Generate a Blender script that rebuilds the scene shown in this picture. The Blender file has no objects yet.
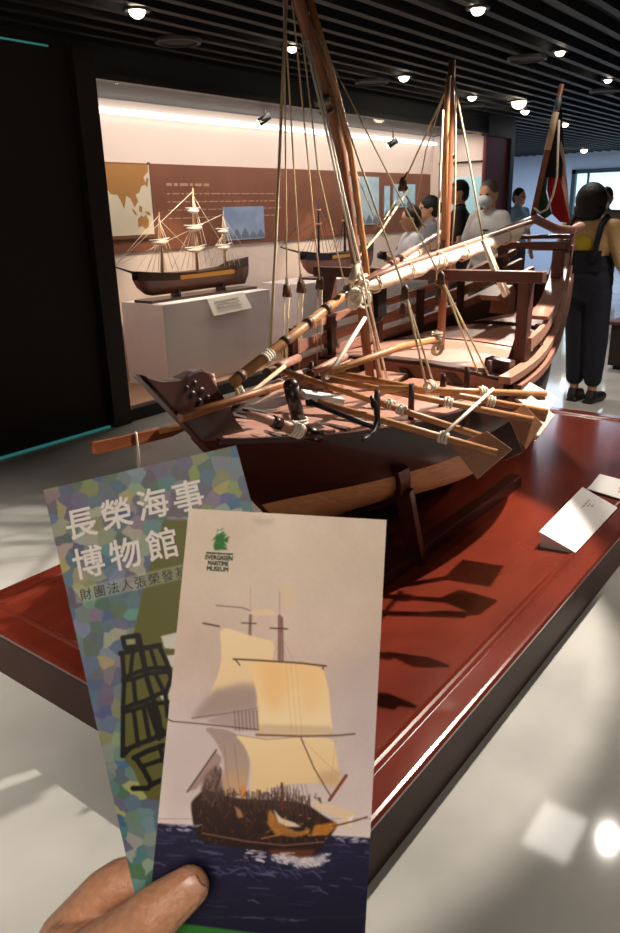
import bpy, bmesh, math, random
import numpy as np
from mathutils import Vector as V, Matrix
random.seed(7); RNG = np.random.RandomState(5)
scene = bpy.context.scene
COL = scene.collection
PI = math.pi
# ------------------------------------------------------------------ camera (metres, eye height 1.5)
CX, CY, FPX, EYE = 310.0, 466.5, 745.6, 1.5
def cam_rot(pitch, roll, yaw):
    f = V((math.cos(yaw)*math.cos(pitch), math.sin(yaw)*math.cos(pitch), -math.sin(pitch)))
    r = V((math.sin(yaw), -math.cos(yaw), 0)); u = r.cross(f)
    c, s = math.cos(roll), math.sin(roll)
    return (c*r+s*u, -s*r+c*u, -f)
RX, RY, RZ = cam_rot(math.radians(19.084), math.radians(-1.467), math.radians(37.668))
def ray(u, v): return RX*(u-CX) + RY*(-(v-CY)) + RZ*(-FPX)
def at(u, v, x=None, y=None, z=None, d=None):
    """the point of a measured plane (x, y, z = const, or depth d) seen in direction u, v of the survey photo"""
    r = ray(u, v)
    if x is not None: t = x/r.x
    elif y is not None: t = y/r.y
    elif z is not None: t = (z-EYE)/r.z
    else: t = d/FPX
    return V((0, 0, EYE)) + r*t
cam = bpy.data.cameras.new('camera'); camo = bpy.data.objects.new('camera', cam); COL.objects.link(camo)
M3 = Matrix((RX, RY, RZ)).transposed()
camo.matrix_world = Matrix.Translation((0, 0, EYE)) @ M3.to_4x4()
cam.sensor_width = 36; cam.lens = FPX/933*36; cam.clip_start = .02; cam.clip_end = 100
cam.dof.use_dof = True; cam.dof.focus_distance = 1.05; cam.dof.aperture_fstop = 32
scene.camera = camo
scene.view_settings.view_transform = 'Standard'
scene.view_settings.look = 'None'
scene.view_settings.exposure = 0.0

# ------------------------------------------------------------------ materials
def lin(c):
    return tuple((x/255/12.92 if x/255 <= .04045 else ((x/255+.055)/1.055)**2.4) for x in c)
MATS = {}
def mat(name, rgb, rough=.5, metal=0, var=0, scale=8, stretch=(1, 1, 1), bump=0, emit=None, estr=0, coat=0, spec=.5, alpha=1, var2=None, sheen=0, sss=0):
    m = bpy.data.materials.new(name); m.use_nodes = True
    nt = m.node_tree; b = nt.nodes['Principled BSDF']; L = nt.links.new
    c = lin(rgb)
    b.inputs['Base Color'].default_value = (*c, 1)
    b.inputs['Roughness'].default_value = rough; b.inputs['Metallic'].default_value = metal
    b.inputs['Specular IOR Level'].default_value = spec
    b.inputs['Coat Weight'].default_value = coat; b.inputs['Coat Roughness'].default_value = .12
    if sheen: b.inputs['Sheen Weight'].default_value = sheen
    if sss:
        b.inputs['Subsurface Weight'].default_value = sss; b.inputs['Subsurface Radius'].default_value = (.01, .004, .002)
    if alpha < 1: b.inputs['Alpha'].default_value = alpha
    if emit is not None:
        b.inputs['Emission Color'].default_value = (*lin(emit), 1); b.inputs['Emission Strength'].default_value = estr
    if var or bump:
        tc = nt.nodes.new('ShaderNodeTexCoord'); mp = nt.nodes.new('ShaderNodeMapping')
        mp.inputs['Scale'].default_value = stretch
        n = nt.nodes.new('ShaderNodeTexNoise'); n.inputs['Scale'].default_value = scale; n.inputs['Detail'].default_value = 5
        L(tc.outputs['Object'], mp.inputs['Vector']); L(mp.outputs[0], n.inputs['Vector'])
        if var:
            r = nt.nodes.new('ShaderNodeValToRGB'); r.color_ramp.elements[0].position = .3; r.color_ramp.elements[1].position = .7
            a = tuple(max(0, x*(1-var)) for x in c); d = tuple(min(1, x*(1+var)) for x in c) if var2 is None else lin(var2)
            r.color_ramp.elements[0].color = (*a, 1); r.color_ramp.elements[1].color = (*d, 1)
            L(n.outputs['Fac'], r.inputs[0]); L(r.outputs[0], b.inputs['Base Color'])
        if bump:
            bp = nt.nodes.new('ShaderNodeBump'); bp.inputs['Strength'].default_value = bump; bp.inputs['Distance'].default_value = .01
            L(n.outputs['Fac'], bp.inputs['Height']); L(bp.outputs[0], b.inputs['Normal'])
    MATS[name] = m
    return m
def glass_mat(name, tint=(235, 240, 240)):
    m = bpy.data.materials.new(name); m.use_nodes = True; nt = m.node_tree; nt.nodes.clear(); L = nt.links.new
    o = nt.nodes.new('ShaderNodeOutputMaterial'); mx = nt.nodes.new('ShaderNodeMixShader'); f = nt.nodes.new('ShaderNodeFresnel')
    t = nt.nodes.new('ShaderNodeBsdfTransparent'); g = nt.nodes.new('ShaderNodeBsdfGlossy'); g.inputs['Roughness'].default_value = .01
    f.inputs['IOR'].default_value = 1.45; t.inputs['Color'].default_value = (*lin(tint), 1)
    L(f.outputs[0], mx.inputs[0]); L(t.outputs[0], mx.inputs[1]); L(g.outputs[0], mx.inputs[2]); L(mx.outputs[0], o.inputs[0])
    return m
def paint_mat(name, rough=.45):
    m = bpy.data.materials.new(name); m.use_nodes = True; nt = m.node_tree; b = nt.nodes['Principled BSDF']
    a = nt.nodes.new('ShaderNodeAttribute'); a.attribute_name = 'print'
    nt.links.new(a.outputs['Color'], b.inputs['Base Color']); b.inputs['Roughness'].default_value = rough; b.inputs['Specular IOR Level'].default_value = .15
    return m

# ------------------------------------------------------------------ mesh building
class MB:
    def __init__(s): s.v = []; s.f = []; s.m = []; s.s = []; s.cur = 0
    def add(s, verts, faces, smooth=False):
        o = len(s.v); s.v += [V(p) for p in verts]
        for f in faces: s.f.append([o+i for i in f]); s.m.append(s.cur); s.s.append(smooth)
        return s
    def box(s, x0, x1, y0, y1, z0, z1):
        return s.add([(x0,y0,z0),(x1,y0,z0),(x1,y1,z0),(x0,y1,z0),(x0,y0,z1),(x1,y0,z1),(x1,y1,z1),(x0,y1,z1)],
            [(0,3,2,1),(4,5,6,7),(0,1,5,4),(1,2,6,5),(2,3,7,6),(3,0,4,7)])
    def beam(s, p, q, w, h, up=(0, 0, 1), w2=None, h2=None):
        p, q = V(p), V(q); d = (q-p).normalized(); up = V(up); a = d.cross(up)
        if a.length < 1e-4: a = d.cross(V((0, 1, 0)))
        a.normalize(); b = a.cross(d); w2 = w2 or w; h2 = h2 or h; vs = []
        for c, ww, hh in ((p, w, h), (q, w2, h2)):
            vs += [c-a*ww/2-b*hh/2, c+a*ww/2-b*hh/2, c+a*ww/2+b*hh/2, c-a*ww/2+b*hh/2]
        return s.add(vs, [(0,1,2,3),(7,6,5,4),(0,4,5,1),(1,5,6,2),(2,6,7,3),(3,7,4,0)])
    def tube(s, pts, r, n=8, cap=True):
        pts = [V(p) for p in pts]; k = len(pts); rs = r if isinstance(r, (list, tuple)) else [r]*k
        vs = []; a = None
        for i, p in enumerate(pts):
            d = (pts[min(i+1, k-1)]-pts[max(i-1, 0)]).normalized()
            if a is None:
                a = d.cross(V((0, 0, 1)));
                if a.length < 1e-3: a = d.cross(V((1, 0, 0)))
            a = (a-d*a.dot(d)).normalized(); b = d.cross(a)
            vs += [p+(a*math.cos(2*PI*j/n)+b*math.sin(2*PI*j/n))*rs[i] for j in range(n)]
        fs = [(i*n+j, i*n+(j+1) % n, (i+1)*n+(j+1) % n, (i+1)*n+j) for i in range(k-1) for j in range(n)]
        s.add(vs, fs, True)
        if cap:
            o = len(s.v)-k*n
            s.f.append([o+j for j in range(n-1, -1, -1)]); s.m.append(s.cur); s.s.append(False)
            s.f.append([o+(k-1)*n+j for j in range(n)]); s.m.append(s.cur); s.s.append(False)
        return s
    def ball(s, c, r, nu=14, nv=9, rot=None):
        c = V(c); r = (r, r, r) if isinstance(r, (int, float)) else r; vs = []
        for i in range(nv+1):
            th = PI*i/nv
            for j in range(nu):
                ph = 2*PI*j/nu; p = V((r[0]*math.sin(th)*math.cos(ph), r[1]*math.sin(th)*math.sin(ph), r[2]*math.cos(th)))
                vs.append(c+(rot @ p if rot else p))
        return s.add(vs, [(i*nu+j, (i+1)*nu+j, (i+1)*nu+(j+1) % nu, i*nu+(j+1) % nu) for i in range(nv) for j in range(nu)], True)
    def prism(s, poly, vec):
        poly = [V(p) for p in poly]; vec = V(vec); n = len(poly)
        return s.add(poly+[p+vec for p in poly], [tuple(range(n-1, -1, -1)), tuple(range(n, 2*n))]+[(i, (i+1) % n, n+(i+1) % n, n+i) for i in range(n)])
    def grid(s, rows, smooth=True, close=False):
        k = len(rows[0]); vs = [p for r in rows for p in r]; e = k if close else k-1
        return s.add(vs, [(i*k+j, i*k+(j+1) % k, (i+1)*k+(j+1) % k, (i+1)*k+j) for i in range(len(rows)-1) for j in range(e)], smooth)
    def lathe(s, prof, c, n=24):
        c = V(c); return s.grid([[c+V((r*math.cos(2*PI*j/n), r*math.sin(2*PI*j/n), z)) for j in range(n)] for r, z in prof], True, True)
    def capsule(s, p, q, r1, r2, n=14):
        p, q = V(p), V(q); d = q-p; L = d.length
        if L < 1e-6: return s.ball(p, r1)
        d.normalize(); pts = []; rs = []
        for i in range(5):
            a = PI/2*(1-i/4); pts.append(p-d*r1*math.sin(a)); rs.append(max(r1*math.cos(a), r1*.02))
        for i in range(5):
            a = PI/2*i/4; pts.append(q+d*r2*math.sin(a)); rs.append(max(r2*math.cos(a), r2*.02))
        return s.tube(pts, rs, n)
    def mesh(s, name):
        me = bpy.data.meshes.new(name); me.from_pydata([tuple(p) for p in s.v], [], s.f)
        me.polygons.foreach_set('material_index', s.m); me.polygons.foreach_set('use_smooth', s.s); me.update()
        return me
LOC = {}
def root_loc(o):
    while o.parent: o = o.parent
    return V(o.location)
def part(name, mb, m, parent=None, local=False, bevel=0, kind=None, label=None):
    """one mesh object; vertices are given in world space unless local"""
    if isinstance(mb, MB):
        me = mb.mesh(name)
        bm = bmesh.new(); bm.from_mesh(me); bmesh.ops.recalc_face_normals(bm, faces=bm.faces); bm.to_mesh(me); bm.free()
    else: me = mb
    o = bpy.data.objects.new(name, me); COL.objects.link(o)
    for x in (m if isinstance(m, (list, tuple)) else [m]):
        me.materials.append(x)
    if parent is not None:
        if not local:
            me.transform(Matrix.Translation(-root_loc(parent)))
        o.parent = parent
    if bevel:
        b = o.modifiers.new('bevel', 'BEVEL'); b.width = bevel; b.segments = 2; b.limit_method = 'ANGLE'
    if kind: o['kind'] = kind
    if label: o['label'] = label
    return o
def tag(o, label, cat, group=None):
    o['label'] = label; o['category'] = cat
    if group: o['group'] = group
    return o
def thing(name, label, cat, loc=(0, 0, 0), rz=0, group=None):
    o = bpy.data.objects.new(name, None); COL.objects.link(o); o.location = loc; o.rotation_euler = (0, 0, rz)
    o.empty_display_size = .05
    return tag(o, label, cat, group)
def struct(name, mb, m, **k): return part(name, mb, m, kind='structure', **k)
def copy_thing(r, loc, label, group=None, rz=None):
    c = r.copy(); COL.objects.link(c); c.location = loc; c['label'] = label
    if group: c['group'] = group
    if rz is not None: c.rotation_euler = (0, 0, rz)
    for ch in list(r.children):
        k = ch.copy(); COL.objects.link(k); k.parent = c
        for g in list(ch.children):
            j = g.copy(); COL.objects.link(j); j.parent = k
    return c
def blob(mb, voxel, smooth=6, fac=.5):
    """fuse overlapping closed pieces into one continuous skin"""
    o = bpy.data.objects.new('tmp', mb.mesh('tmp')); COL.objects.link(o)
    r = o.modifiers.new('r', 'REMESH'); r.mode = 'VOXEL'; r.voxel_size = voxel; r.use_smooth_shade = True
    if smooth:
        sm = o.modifiers.new('s', 'SMOOTH'); sm.factor = fac; sm.iterations = smooth
    bpy.context.view_layer.update()
    me = bpy.data.meshes.new_from_object(o.evaluated_get(bpy.context.evaluated_depsgraph_get()))
    old = o.data; bpy.data.objects.remove(o); bpy.data.meshes.remove(old)
    me.polygons.foreach_set('use_smooth', [True]*len(me.polygons))
    me.materials.clear()
    return me
def text_mesh(body, size, bold=0, res=3):
    c = bpy.data.curves.new('t', 'FONT'); c.body = body; c.size = size; c.align_x = 'CENTER'; c.align_y = 'CENTER'; c.offset = bold; c.resolution_u = res
    o = bpy.data.objects.new('t', c); COL.objects.link(o); bpy.context.view_layer.update()
    me = bpy.data.meshes.new_from_object(o.evaluated_get(bpy.context.evaluated_depsgraph_get()))
    bpy.data.objects.remove(o); bpy.data.curves.remove(c)
    return me
def text_mb(items, bold=0):
    """items: (text, size, origin, ex, ey) -> one MB of flat lettering"""
    mb = MB()
    for body, size, o, ex, ey in items:
        me = text_mesh(body, size, bold); mb.add([o+ex*p.co.x+ey*p.co.y for p in me.vertices], [tuple(f.vertices) for f in me.polygons]); bpy.data.meshes.remove(me)
    return mb

# ------------------------------------------------------------------ palette
m_floor = mat('polished_stone', (188, 186, 180), .065, var=.16, scale=2.2, spec=.5)
m_black = mat('ceiling_black', (9, 9, 10), .8)
m_slat = mat('slat_black', (14, 14, 16), .6)
m_darkwall = mat('dark_wall', (26, 15, 12), .65, var=.25, scale=60, stretch=(1, 1, 8))
m_frame = mat('dark_frame', (38, 30, 30), .45)
m_soffit = mat('soffit_grey', (52, 50, 52), .6)
m_cream = mat('case_wall', (232, 216, 206), .7)
m_brown = mat('brown_panel', (122, 74, 52), .6, var=.12, scale=3)
m_white = mat('white_paint', (232, 228, 222), .5)
m_farwall = mat('far_wall', (200, 214, 232), .7)
m_red = mat('red_pillar', (104, 28, 32), .5)
m_ped = mat('pedestal', (232, 224, 226), .6)
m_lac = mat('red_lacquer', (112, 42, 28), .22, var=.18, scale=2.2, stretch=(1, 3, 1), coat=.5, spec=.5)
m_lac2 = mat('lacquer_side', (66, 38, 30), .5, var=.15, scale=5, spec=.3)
m_wood = mat('reddish_wood', (148, 102, 84), .5, var=.25, scale=9, stretch=(1, 8, 8))
m_woodx = mat('plank_wood', (166, 120, 100), .5, var=.22, scale=12, stretch=(1, 10, 10))
m_deck = mat('deck_wood', (178, 130, 112), .5, var=.14, scale=14, stretch=(1, 12, 1))
m_wood_d = mat('dark_hull_wood', (48, 20, 16), .38, var=.35, scale=10, stretch=(1, 6, 6), coat=.25)
m_stem = mat('dark_stem_wood', (58, 26, 19), .4, var=.3, scale=10, coat=.15)
m_tan = mat('tan_bottom', (208, 158, 108), .55, var=.16, scale=10, stretch=(1, 5, 8))
m_spar = mat('spar_wood', (186, 132, 84), .45, var=.2, scale=8, stretch=(3, 3, 3))
m_mast = mat('mast_wood', (134, 80, 50), .45, var=.25, scale=7, stretch=(4, 4, 1))
m_post = mat('frame_wood', (98, 62, 54), .45, var=.25, scale=9)
m_rope = mat('rope', (214, 192, 154), .8)
m_ropeg = mat('white_rope', (242, 232, 214), .8)
m_cloth = mat('sailcloth', (232, 214, 198), .85, bump=.2, scale=30)
m_block = mat('block_wood', (92, 62, 42), .5)
m_iron = mat('black_iron', (24, 24, 28), .45, metal=.3)
m_blade = mat('blade_wood', (176, 122, 88), .5, var=.15, scale=10)
m_card = mat('white_card', (236, 234, 230), .5)
m_ink = mat('grey_ink', (150, 145, 142), .7)
m_inkr = mat('red_ink', (196, 70, 84), .7)
m_black2 = mat('fixture_black', (14, 14, 14), .4)
m_ring = mat('fixture_grey', (48, 48, 50), .5)
m_lamp = mat('lamp_glow', (255, 244, 225), .4, emit=(255, 240, 214), estr=16)
m_strip = mat('strip_glow', (255, 250, 240), .4, emit=(255, 246, 240), estr=2.2)
m_teal = mat('teal_glow', (90, 170, 165), .4, emit=(70, 170, 165), estr=.25)
m_glass = glass_mat('case_glass')
# ------------------------------------------------------------------ the room
struct('floor', MB().box(-3, 19, -4, 12, -.1, 0), m_floor)
struct('ceiling', MB().box(-3, 19, -4, 12, 2.75, 2.85), m_black)
sl = MB()
for i in range(int(16/.19)):
    y = -3.95+i*.19; sl.box(-3, 18.5, y, y+.055, 2.55, 2.62)
struct('trim_1', sl, m_slat)
struct('wall_left', MB().box(-3, 3.34, 4.45, 4.6, 0, 2.75), m_darkwall)
struct('trim_8', MB().box(3.34, 10.42, 4.45, 4.52, 2.385, 2.75), mat('soffit_dark', (42, 42, 46), .5))
struct('wall_back', MB().box(3.34, 9.85, 5.3, 5.4, 0, 2.42), m_cream)
struct('wall_end', MB().box(9.8, 9.9, 4.5, 5.3, 0, 2.42), m_cream)
struct('wall_start', MB().box(3.34, 3.38, 4.6, 5.3, 0, 2.42), m_cream)
struct('trim_2', MB().box(3.34, 9.85, 4.52, 5.3, 2.375, 2.42), m_soffit)
struct('trim_3', MB().box(3.34, 3.5, 4.39, 4.5, 0, 2.5), m_frame)
struct('trim_4', MB().box(3.5, 9.6, 4.42, 4.52, 0, .09).box(3.5, 9.6, 4.42, 4.5, 2.345, 2.385), m_frame)
struct('trim_5', MB().box(3.38, 9.8, 4.52, 5.3, .0, .08), mat('case_floor', (176, 140, 112), .6))
struct('window_1', MB().add([(3.5, 4.46, .09), (9.58, 4.46, .09), (9.58, 4.46, 2.345), (3.5, 4.46, 2.345)], [(0, 1, 2, 3)]), m_glass)
struct('wall_pillar', MB().box(9.58, 10.3, 4.43, 4.47, 0, 2.32), m_red)
struct('trim_6', MB().box(10.3, 10.42, 4.4, 5.2, 0, 2.75).box(9.58, 10.3, 4.4, 4.5, 2.32, 2.75), mat('pillar_dark', (34, 40, 52), .5))
struct('baseboard_left', MB().box(-3, 3.33, 4.43, 4.45, 0, .012), m_teal)
struct('trim_7', MB().box(-3, 3.2, 4.44, 4.45, 2.49, 2.5), m_teal)
wf = MB()   # far wall with a window opening
wx0, wx1 = 18.5, 18.7
wy0, wy1, wz0, wz1 = 5.1, 6.36, .95, 2.2
wf.box(wx0, wx1, -4, wy0, 0, 2.75).box(wx0, wx1, wy1, 12, 0, 2.75).box(wx0, wx1, wy0, wy1, 0, wz0).box(wx0, wx1, wy0, wy1, wz1, 2.75)
struct('wall_far', wf, m_farwall)
fr = MB()
for a in (wy0, wy1-.09): fr.box(18.44, 18.6, a, a+.09, wz0, wz1)
fr.box(18.44, 18.6, wy0, wy1, wz0, wz0+.09).box(18.44, 18.6, wy0, wy1, wz1-.09, wz1).box(18.5, 18.56, 5.98, 6.02, wz0, wz1)
w2 = struct('window_2', fr, mat('teal_frame', (24, 52, 58), .5))
struct('window_3', MB().box(18.57, 18.58, wy0+.05, wy1-.05, wz0+.05, wz1-.05), mat('daylight_pane', (210, 235, 240), .3, emit=(196, 236, 246), estr=1.3))
struct('wall_right', MB().box(-3, 19, -4.1, -4, 0, 2.75), mat('room_wall', (120, 112, 104), .8))
struct('wall_near', MB().box(-3.1, -3, -4, 4.45, 0, 2.75), MATS['room_wall'])
struct('wall_left_far', MB().box(10.4, 19, 12, 12.1, 0, 2.75).box(10.4, 10.5, 5.2, 12, 0, 2.75), m_farwall)

# ceiling fittings
def downlight(u, v, label, big=1.0):
    p = at(u, v, z=2.535)
    t = thing('downlight', label, 'ceiling light', (p.x, p.y, 2.55), group='downlights in the slatted ceiling')
    r = .05*big
    part('trim_ring', MB().lathe([(r*1.5, -.005), (r*1.5, -.016), (r*1.05, -.018), (r*1.0, -.012), (r*1.5, -.005)], (0, 0, 0)), m_ring, t, local=True)
    part('lens', MB().lathe([(.001, -.012-r*.8), (r*.35, -.012-r*.74), (r*.65, -.012-r*.55), (r*.82, -.012-r*.28), (r*.86, -.01), (.001, -.008)], (0, 0, 0)), m_lamp, t, local=True)
for (u, v), lb, b in [((137, 11), 'glowing downlight above the dark wall at far left', 1), ((292, 48), 'glowing downlight seen behind the ropes of the main mast', .8),
        ((404, 77), 'glowing downlight between the two masts of the big model', 1), ((472, 97), 'glowing downlight just right of the shorter mast head', 1),
        ((478, 9), 'glowing downlight at the top edge, nearest on the right', .9), ((560, 52), 'glowing downlight above the flag tip, second from the right edge', .8),
        ((608, 80), 'glowing downlight nearest the right edge of the ceiling', .75), ((519, 102), 'brightest starry downlight beside the flag staff tip', 1.8),
        ((525, 111), 'small downlight directly below the brightest one', 1.1), ((565, 124), 'small downlight just right of the flag staff', 1.1),
        ((584, 150), 'farthest downlight close to the far white wall', 1.6)]:
    downlight(u, v, lb, b)
for (u, v), lb in [((178, 43), 'dark round ceiling speaker above the left display window'), ((372, 83), 'dark round ceiling speaker between the masts'),
        ((527, 60), 'dark round ceiling speaker above the flag staff'), ((470, 107), 'dark round ceiling speaker right of the shorter mast'),
        ((605, 92), 'dark round ceiling speaker near the right edge')]:
    p = at(u, v, z=2.53)
    t = thing('ceiling_speaker', lb, 'speaker', (p.x, p.y, 2.55), group='ceiling speakers')
    part('rim', MB().lathe([(.15, 0), (.15, -.02), (.13, -.026), (.125, -.012), (.125, 0)], (0, 0, 0)), m_ring, t, local=True)
    part('grille', MB().lathe([(.001, -.016), (.08, -.015), (.127, -.01)], (0, 0, 0)), mat('grille', (40, 40, 42), .7), t, local=True)

# ------------------------------------------------------------------ display case contents
o = part('light_strip', MB().box(3.45, 9.75, 5.22, 5.29, 2.262, 2.30), m_strip); tag(o, 'long glowing light strip along the top of the display case', 'light')
t = thing('text_panel', 'long brown graphic band across the back of the display case', 'panel', (6.6, 5.29, 1.53))
part('board', MB().box(3.42, 9.7, 5.282, 5.297, 1.18, 1.9), m_brown, t)
tl = MB()
for i in range(5):
    z = 1.72-i*.07
    x = 4.86
    while x < (5.35 if i == 0 else 6.35):
        w_ = random.uniform(.03, .14); tl.box(x, x+w_, 5.279, 5.282, z, z+(.024 if i == 0 else .01)); x += w_+.025
part('printed_text', tl, mat('panel_text', (180, 142, 120), .6), t)
def picture(u0, v0, u1, v1, lb, rgb, y=5.281, name='picture_panel'):
    a, b = at(u0, v0, y=y), at(u1, v1, y=y)
    t = thing(name, lb, 'picture', ((a.x+b.x)/2, y, (a.z+b.z)/2), group='pictures on the brown band')
    part('print', MB().box(min(a.x, b.x), max(a.x, b.x), y-.012, y, min(a.z, b.z), max(a.z, b.z)), mat('print', rgb, .5, var=.3, scale=4, emit=rgb, estr=.15), t)
    hz = min(a.z, b.z); w_ = b.x-a.x; y2 = y-.0125
    mb = MB()
    for k in range(5):
        cx = a.x+w_*(k+.5)/5; h = random.uniform(.05, .12)
        mb.add([(cx-w_*.1, y2, hz+.01), (cx+w_*.1, y2, hz+.01), (cx+w_*.08, y2, hz+h*.5), (cx, y2, hz+h), (cx-w_*.09, y2, hz+h*.4)], [(0, 1, 2, 3, 4)])
    part('printed_scene', mb, mat('print_dark', (104, 116, 134), .6), t)
picture(222, 207, 264, 238, 'blue-grey picture panel right of the rigged model on the left', (128, 146, 176))
picture(344, 176, 378, 224, 'pale blue picture panel with dark ship shapes behind the main mast', (160, 186, 196))
picture(384, 186, 389, 216, 'narrow pale blue picture strip between two wider panels', (160, 196, 214))
picture(393, 184, 414, 207, 'small pale blue picture panel left of the visitors', (160, 194, 208))
# world map on the left
a, b = at(99, 163, y=5.27), at(154, 234, y=5.27)
mx0, mx1, mz0, mz1 = a.x, b.x, b.z, a.z
t = thing('world_map', 'framed world map in tan and cream at the left end of the case', 'map', ((mx0+mx1)/2, 5.27, (mz0+mz1)/2))
part('sea', MB().box(mx0, mx1, 5.262, 5.275, mz0, mz1), mat('map_sea', (214, 206, 184), .6), t)
def mp(pts): return [(mx0+(mx1-mx0)*x, 5.26, mz1-(mz1-mz0)*y) for x, y in pts]
ld = MB()
for pts in ([(0,0),(.98,0),(.97,.1),(.86,.18),(.92,.28),(.8,.3),(.74,.4),(.66,.42),(.7,.52),(.62,.6),(.55,.48),(.46,.44),(.4,.62),(.34,.5),(.28,.42),(.16,.42),(.1,.36),(.0,.34)],
            [(.66,.78),(.74,.72),(.8,.75),(.84,.71),(.9,.8),(.88,.9),(.8,.92),(.74,.87),(.66,.89)],
            [(.56,.62),(.62,.66),(.66,.72),(.6,.7)], [(.72,.58),(.78,.6),(.76,.68),(.71,.66)], [(.84,.66),(.93,.68),(.95,.73),(.88,.71)], [(.93,.18),(.97,.2),(.93,.32),(.9,.3)]):
    ld.prism(mp(pts), (0, .003, 0))
part('land', ld, mat('map_land', (168, 120, 62), .6), t)
part('frame', MB().box(mx0-.02, mx1+.02, 5.262, 5.28, mz0-.03, mz0).box(mx1, mx1+.02, 5.262, 5.28, mz0, mz1+.02), mat('map_frame', (110, 70, 48), .5), t)
# end panel
a, b = at(450, 178, x=9.79), at(486, 222, x=9.79)
t = thing('graphic_poster', 'pale blue graphic poster on the end wall behind the dark-shirted visitor', 'panel', (9.79, (a.y+b.y)/2, 0))
part('print', MB().box(9.77, 9.8, min(a.y, b.y), max(a.y, b.y), 1.05, a.z), mat('pale_blue', (170, 214, 222), .5, emit=(150, 205, 215), estr=.35), t)
c = at(470, 162, x=9.79)
part('hanging_rail', MB().tube([(9.77, 4.5, c.z), (9.77, 5.2, c.z)], .012), m_black2, t)
# pedestals
for (x0, x1, z, lb) in [(4.18, 5.53, .785, 'long pale pedestal under the rigged model at the left end'), (6.02, 8.2, .785, 'second pale pedestal under the dark-hulled model')]:
    t = thing('pedestal', lb, 'pedestal', ((x0+x1)/2, 4.98, .08), group='pedestals in the display case')
    part('plinth_block', MB().box(x0, x1, 4.7, 5.22, .08, z), m_ped, t, bevel=.004)
    part('shadow_gap', MB().box(x0+.02, x1-.02, 4.72, 5.2, .079, .0801), m_ped, t)
# caption card on the first pedestal
t = thing('caption_card', 'sloping white caption card on the first pedestal edge inside the case', 'caption card', (4.95, 4.72, .785))
part('card', MB().prism([at(207, 299, y=4.69), at(244, 292, y=4.69), at(252, 308, y=4.65), at(214, 316, y=4.65)], (0, .004, .004)), m_card, t)
mb = MB()
for i in range(3):
    mb.beam(at(214+i*1.6, 302+i*3.4, y=4.676-.009*i), at(238+i*1.6, 297.5+i*3.4, y=4.676-.009*i), .004, .006)
part('printed_text', mb, m_ink, t)
# track spotlights in the case
for u, v, lb in [(265, 119, 'black spotlight hanging in front of the case strip, leftmost'), (341, 136, 'black spotlight hanging behind the main mast'), (393, 143, 'black spotlight hanging between the two masts')]:
    p = at(u, v, y=4.9)
    t = thing('case_spotlight', lb, 'spotlight', (p.x, 4.9, 2.375), group='spotlights in the display case')
    part('stem', MB().tube([(p.x, 4.9, 2.375), (p.x, 4.9, p.z+.02)], .008), m_black2, t)
    h = part('lamp_head', MB().tube([(p.x+.03, 4.86, p.z+.03), (p.x-.03, 4.95, p.z-.03)], [.03, .036], 12), m_black2, t)
    part('lens', MB().tube([(p.x-.03, 4.95, p.z-.03), (p.x-.033, 4.954, p.z-.033)], [.03, .03], 12), m_lamp, h)

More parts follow.
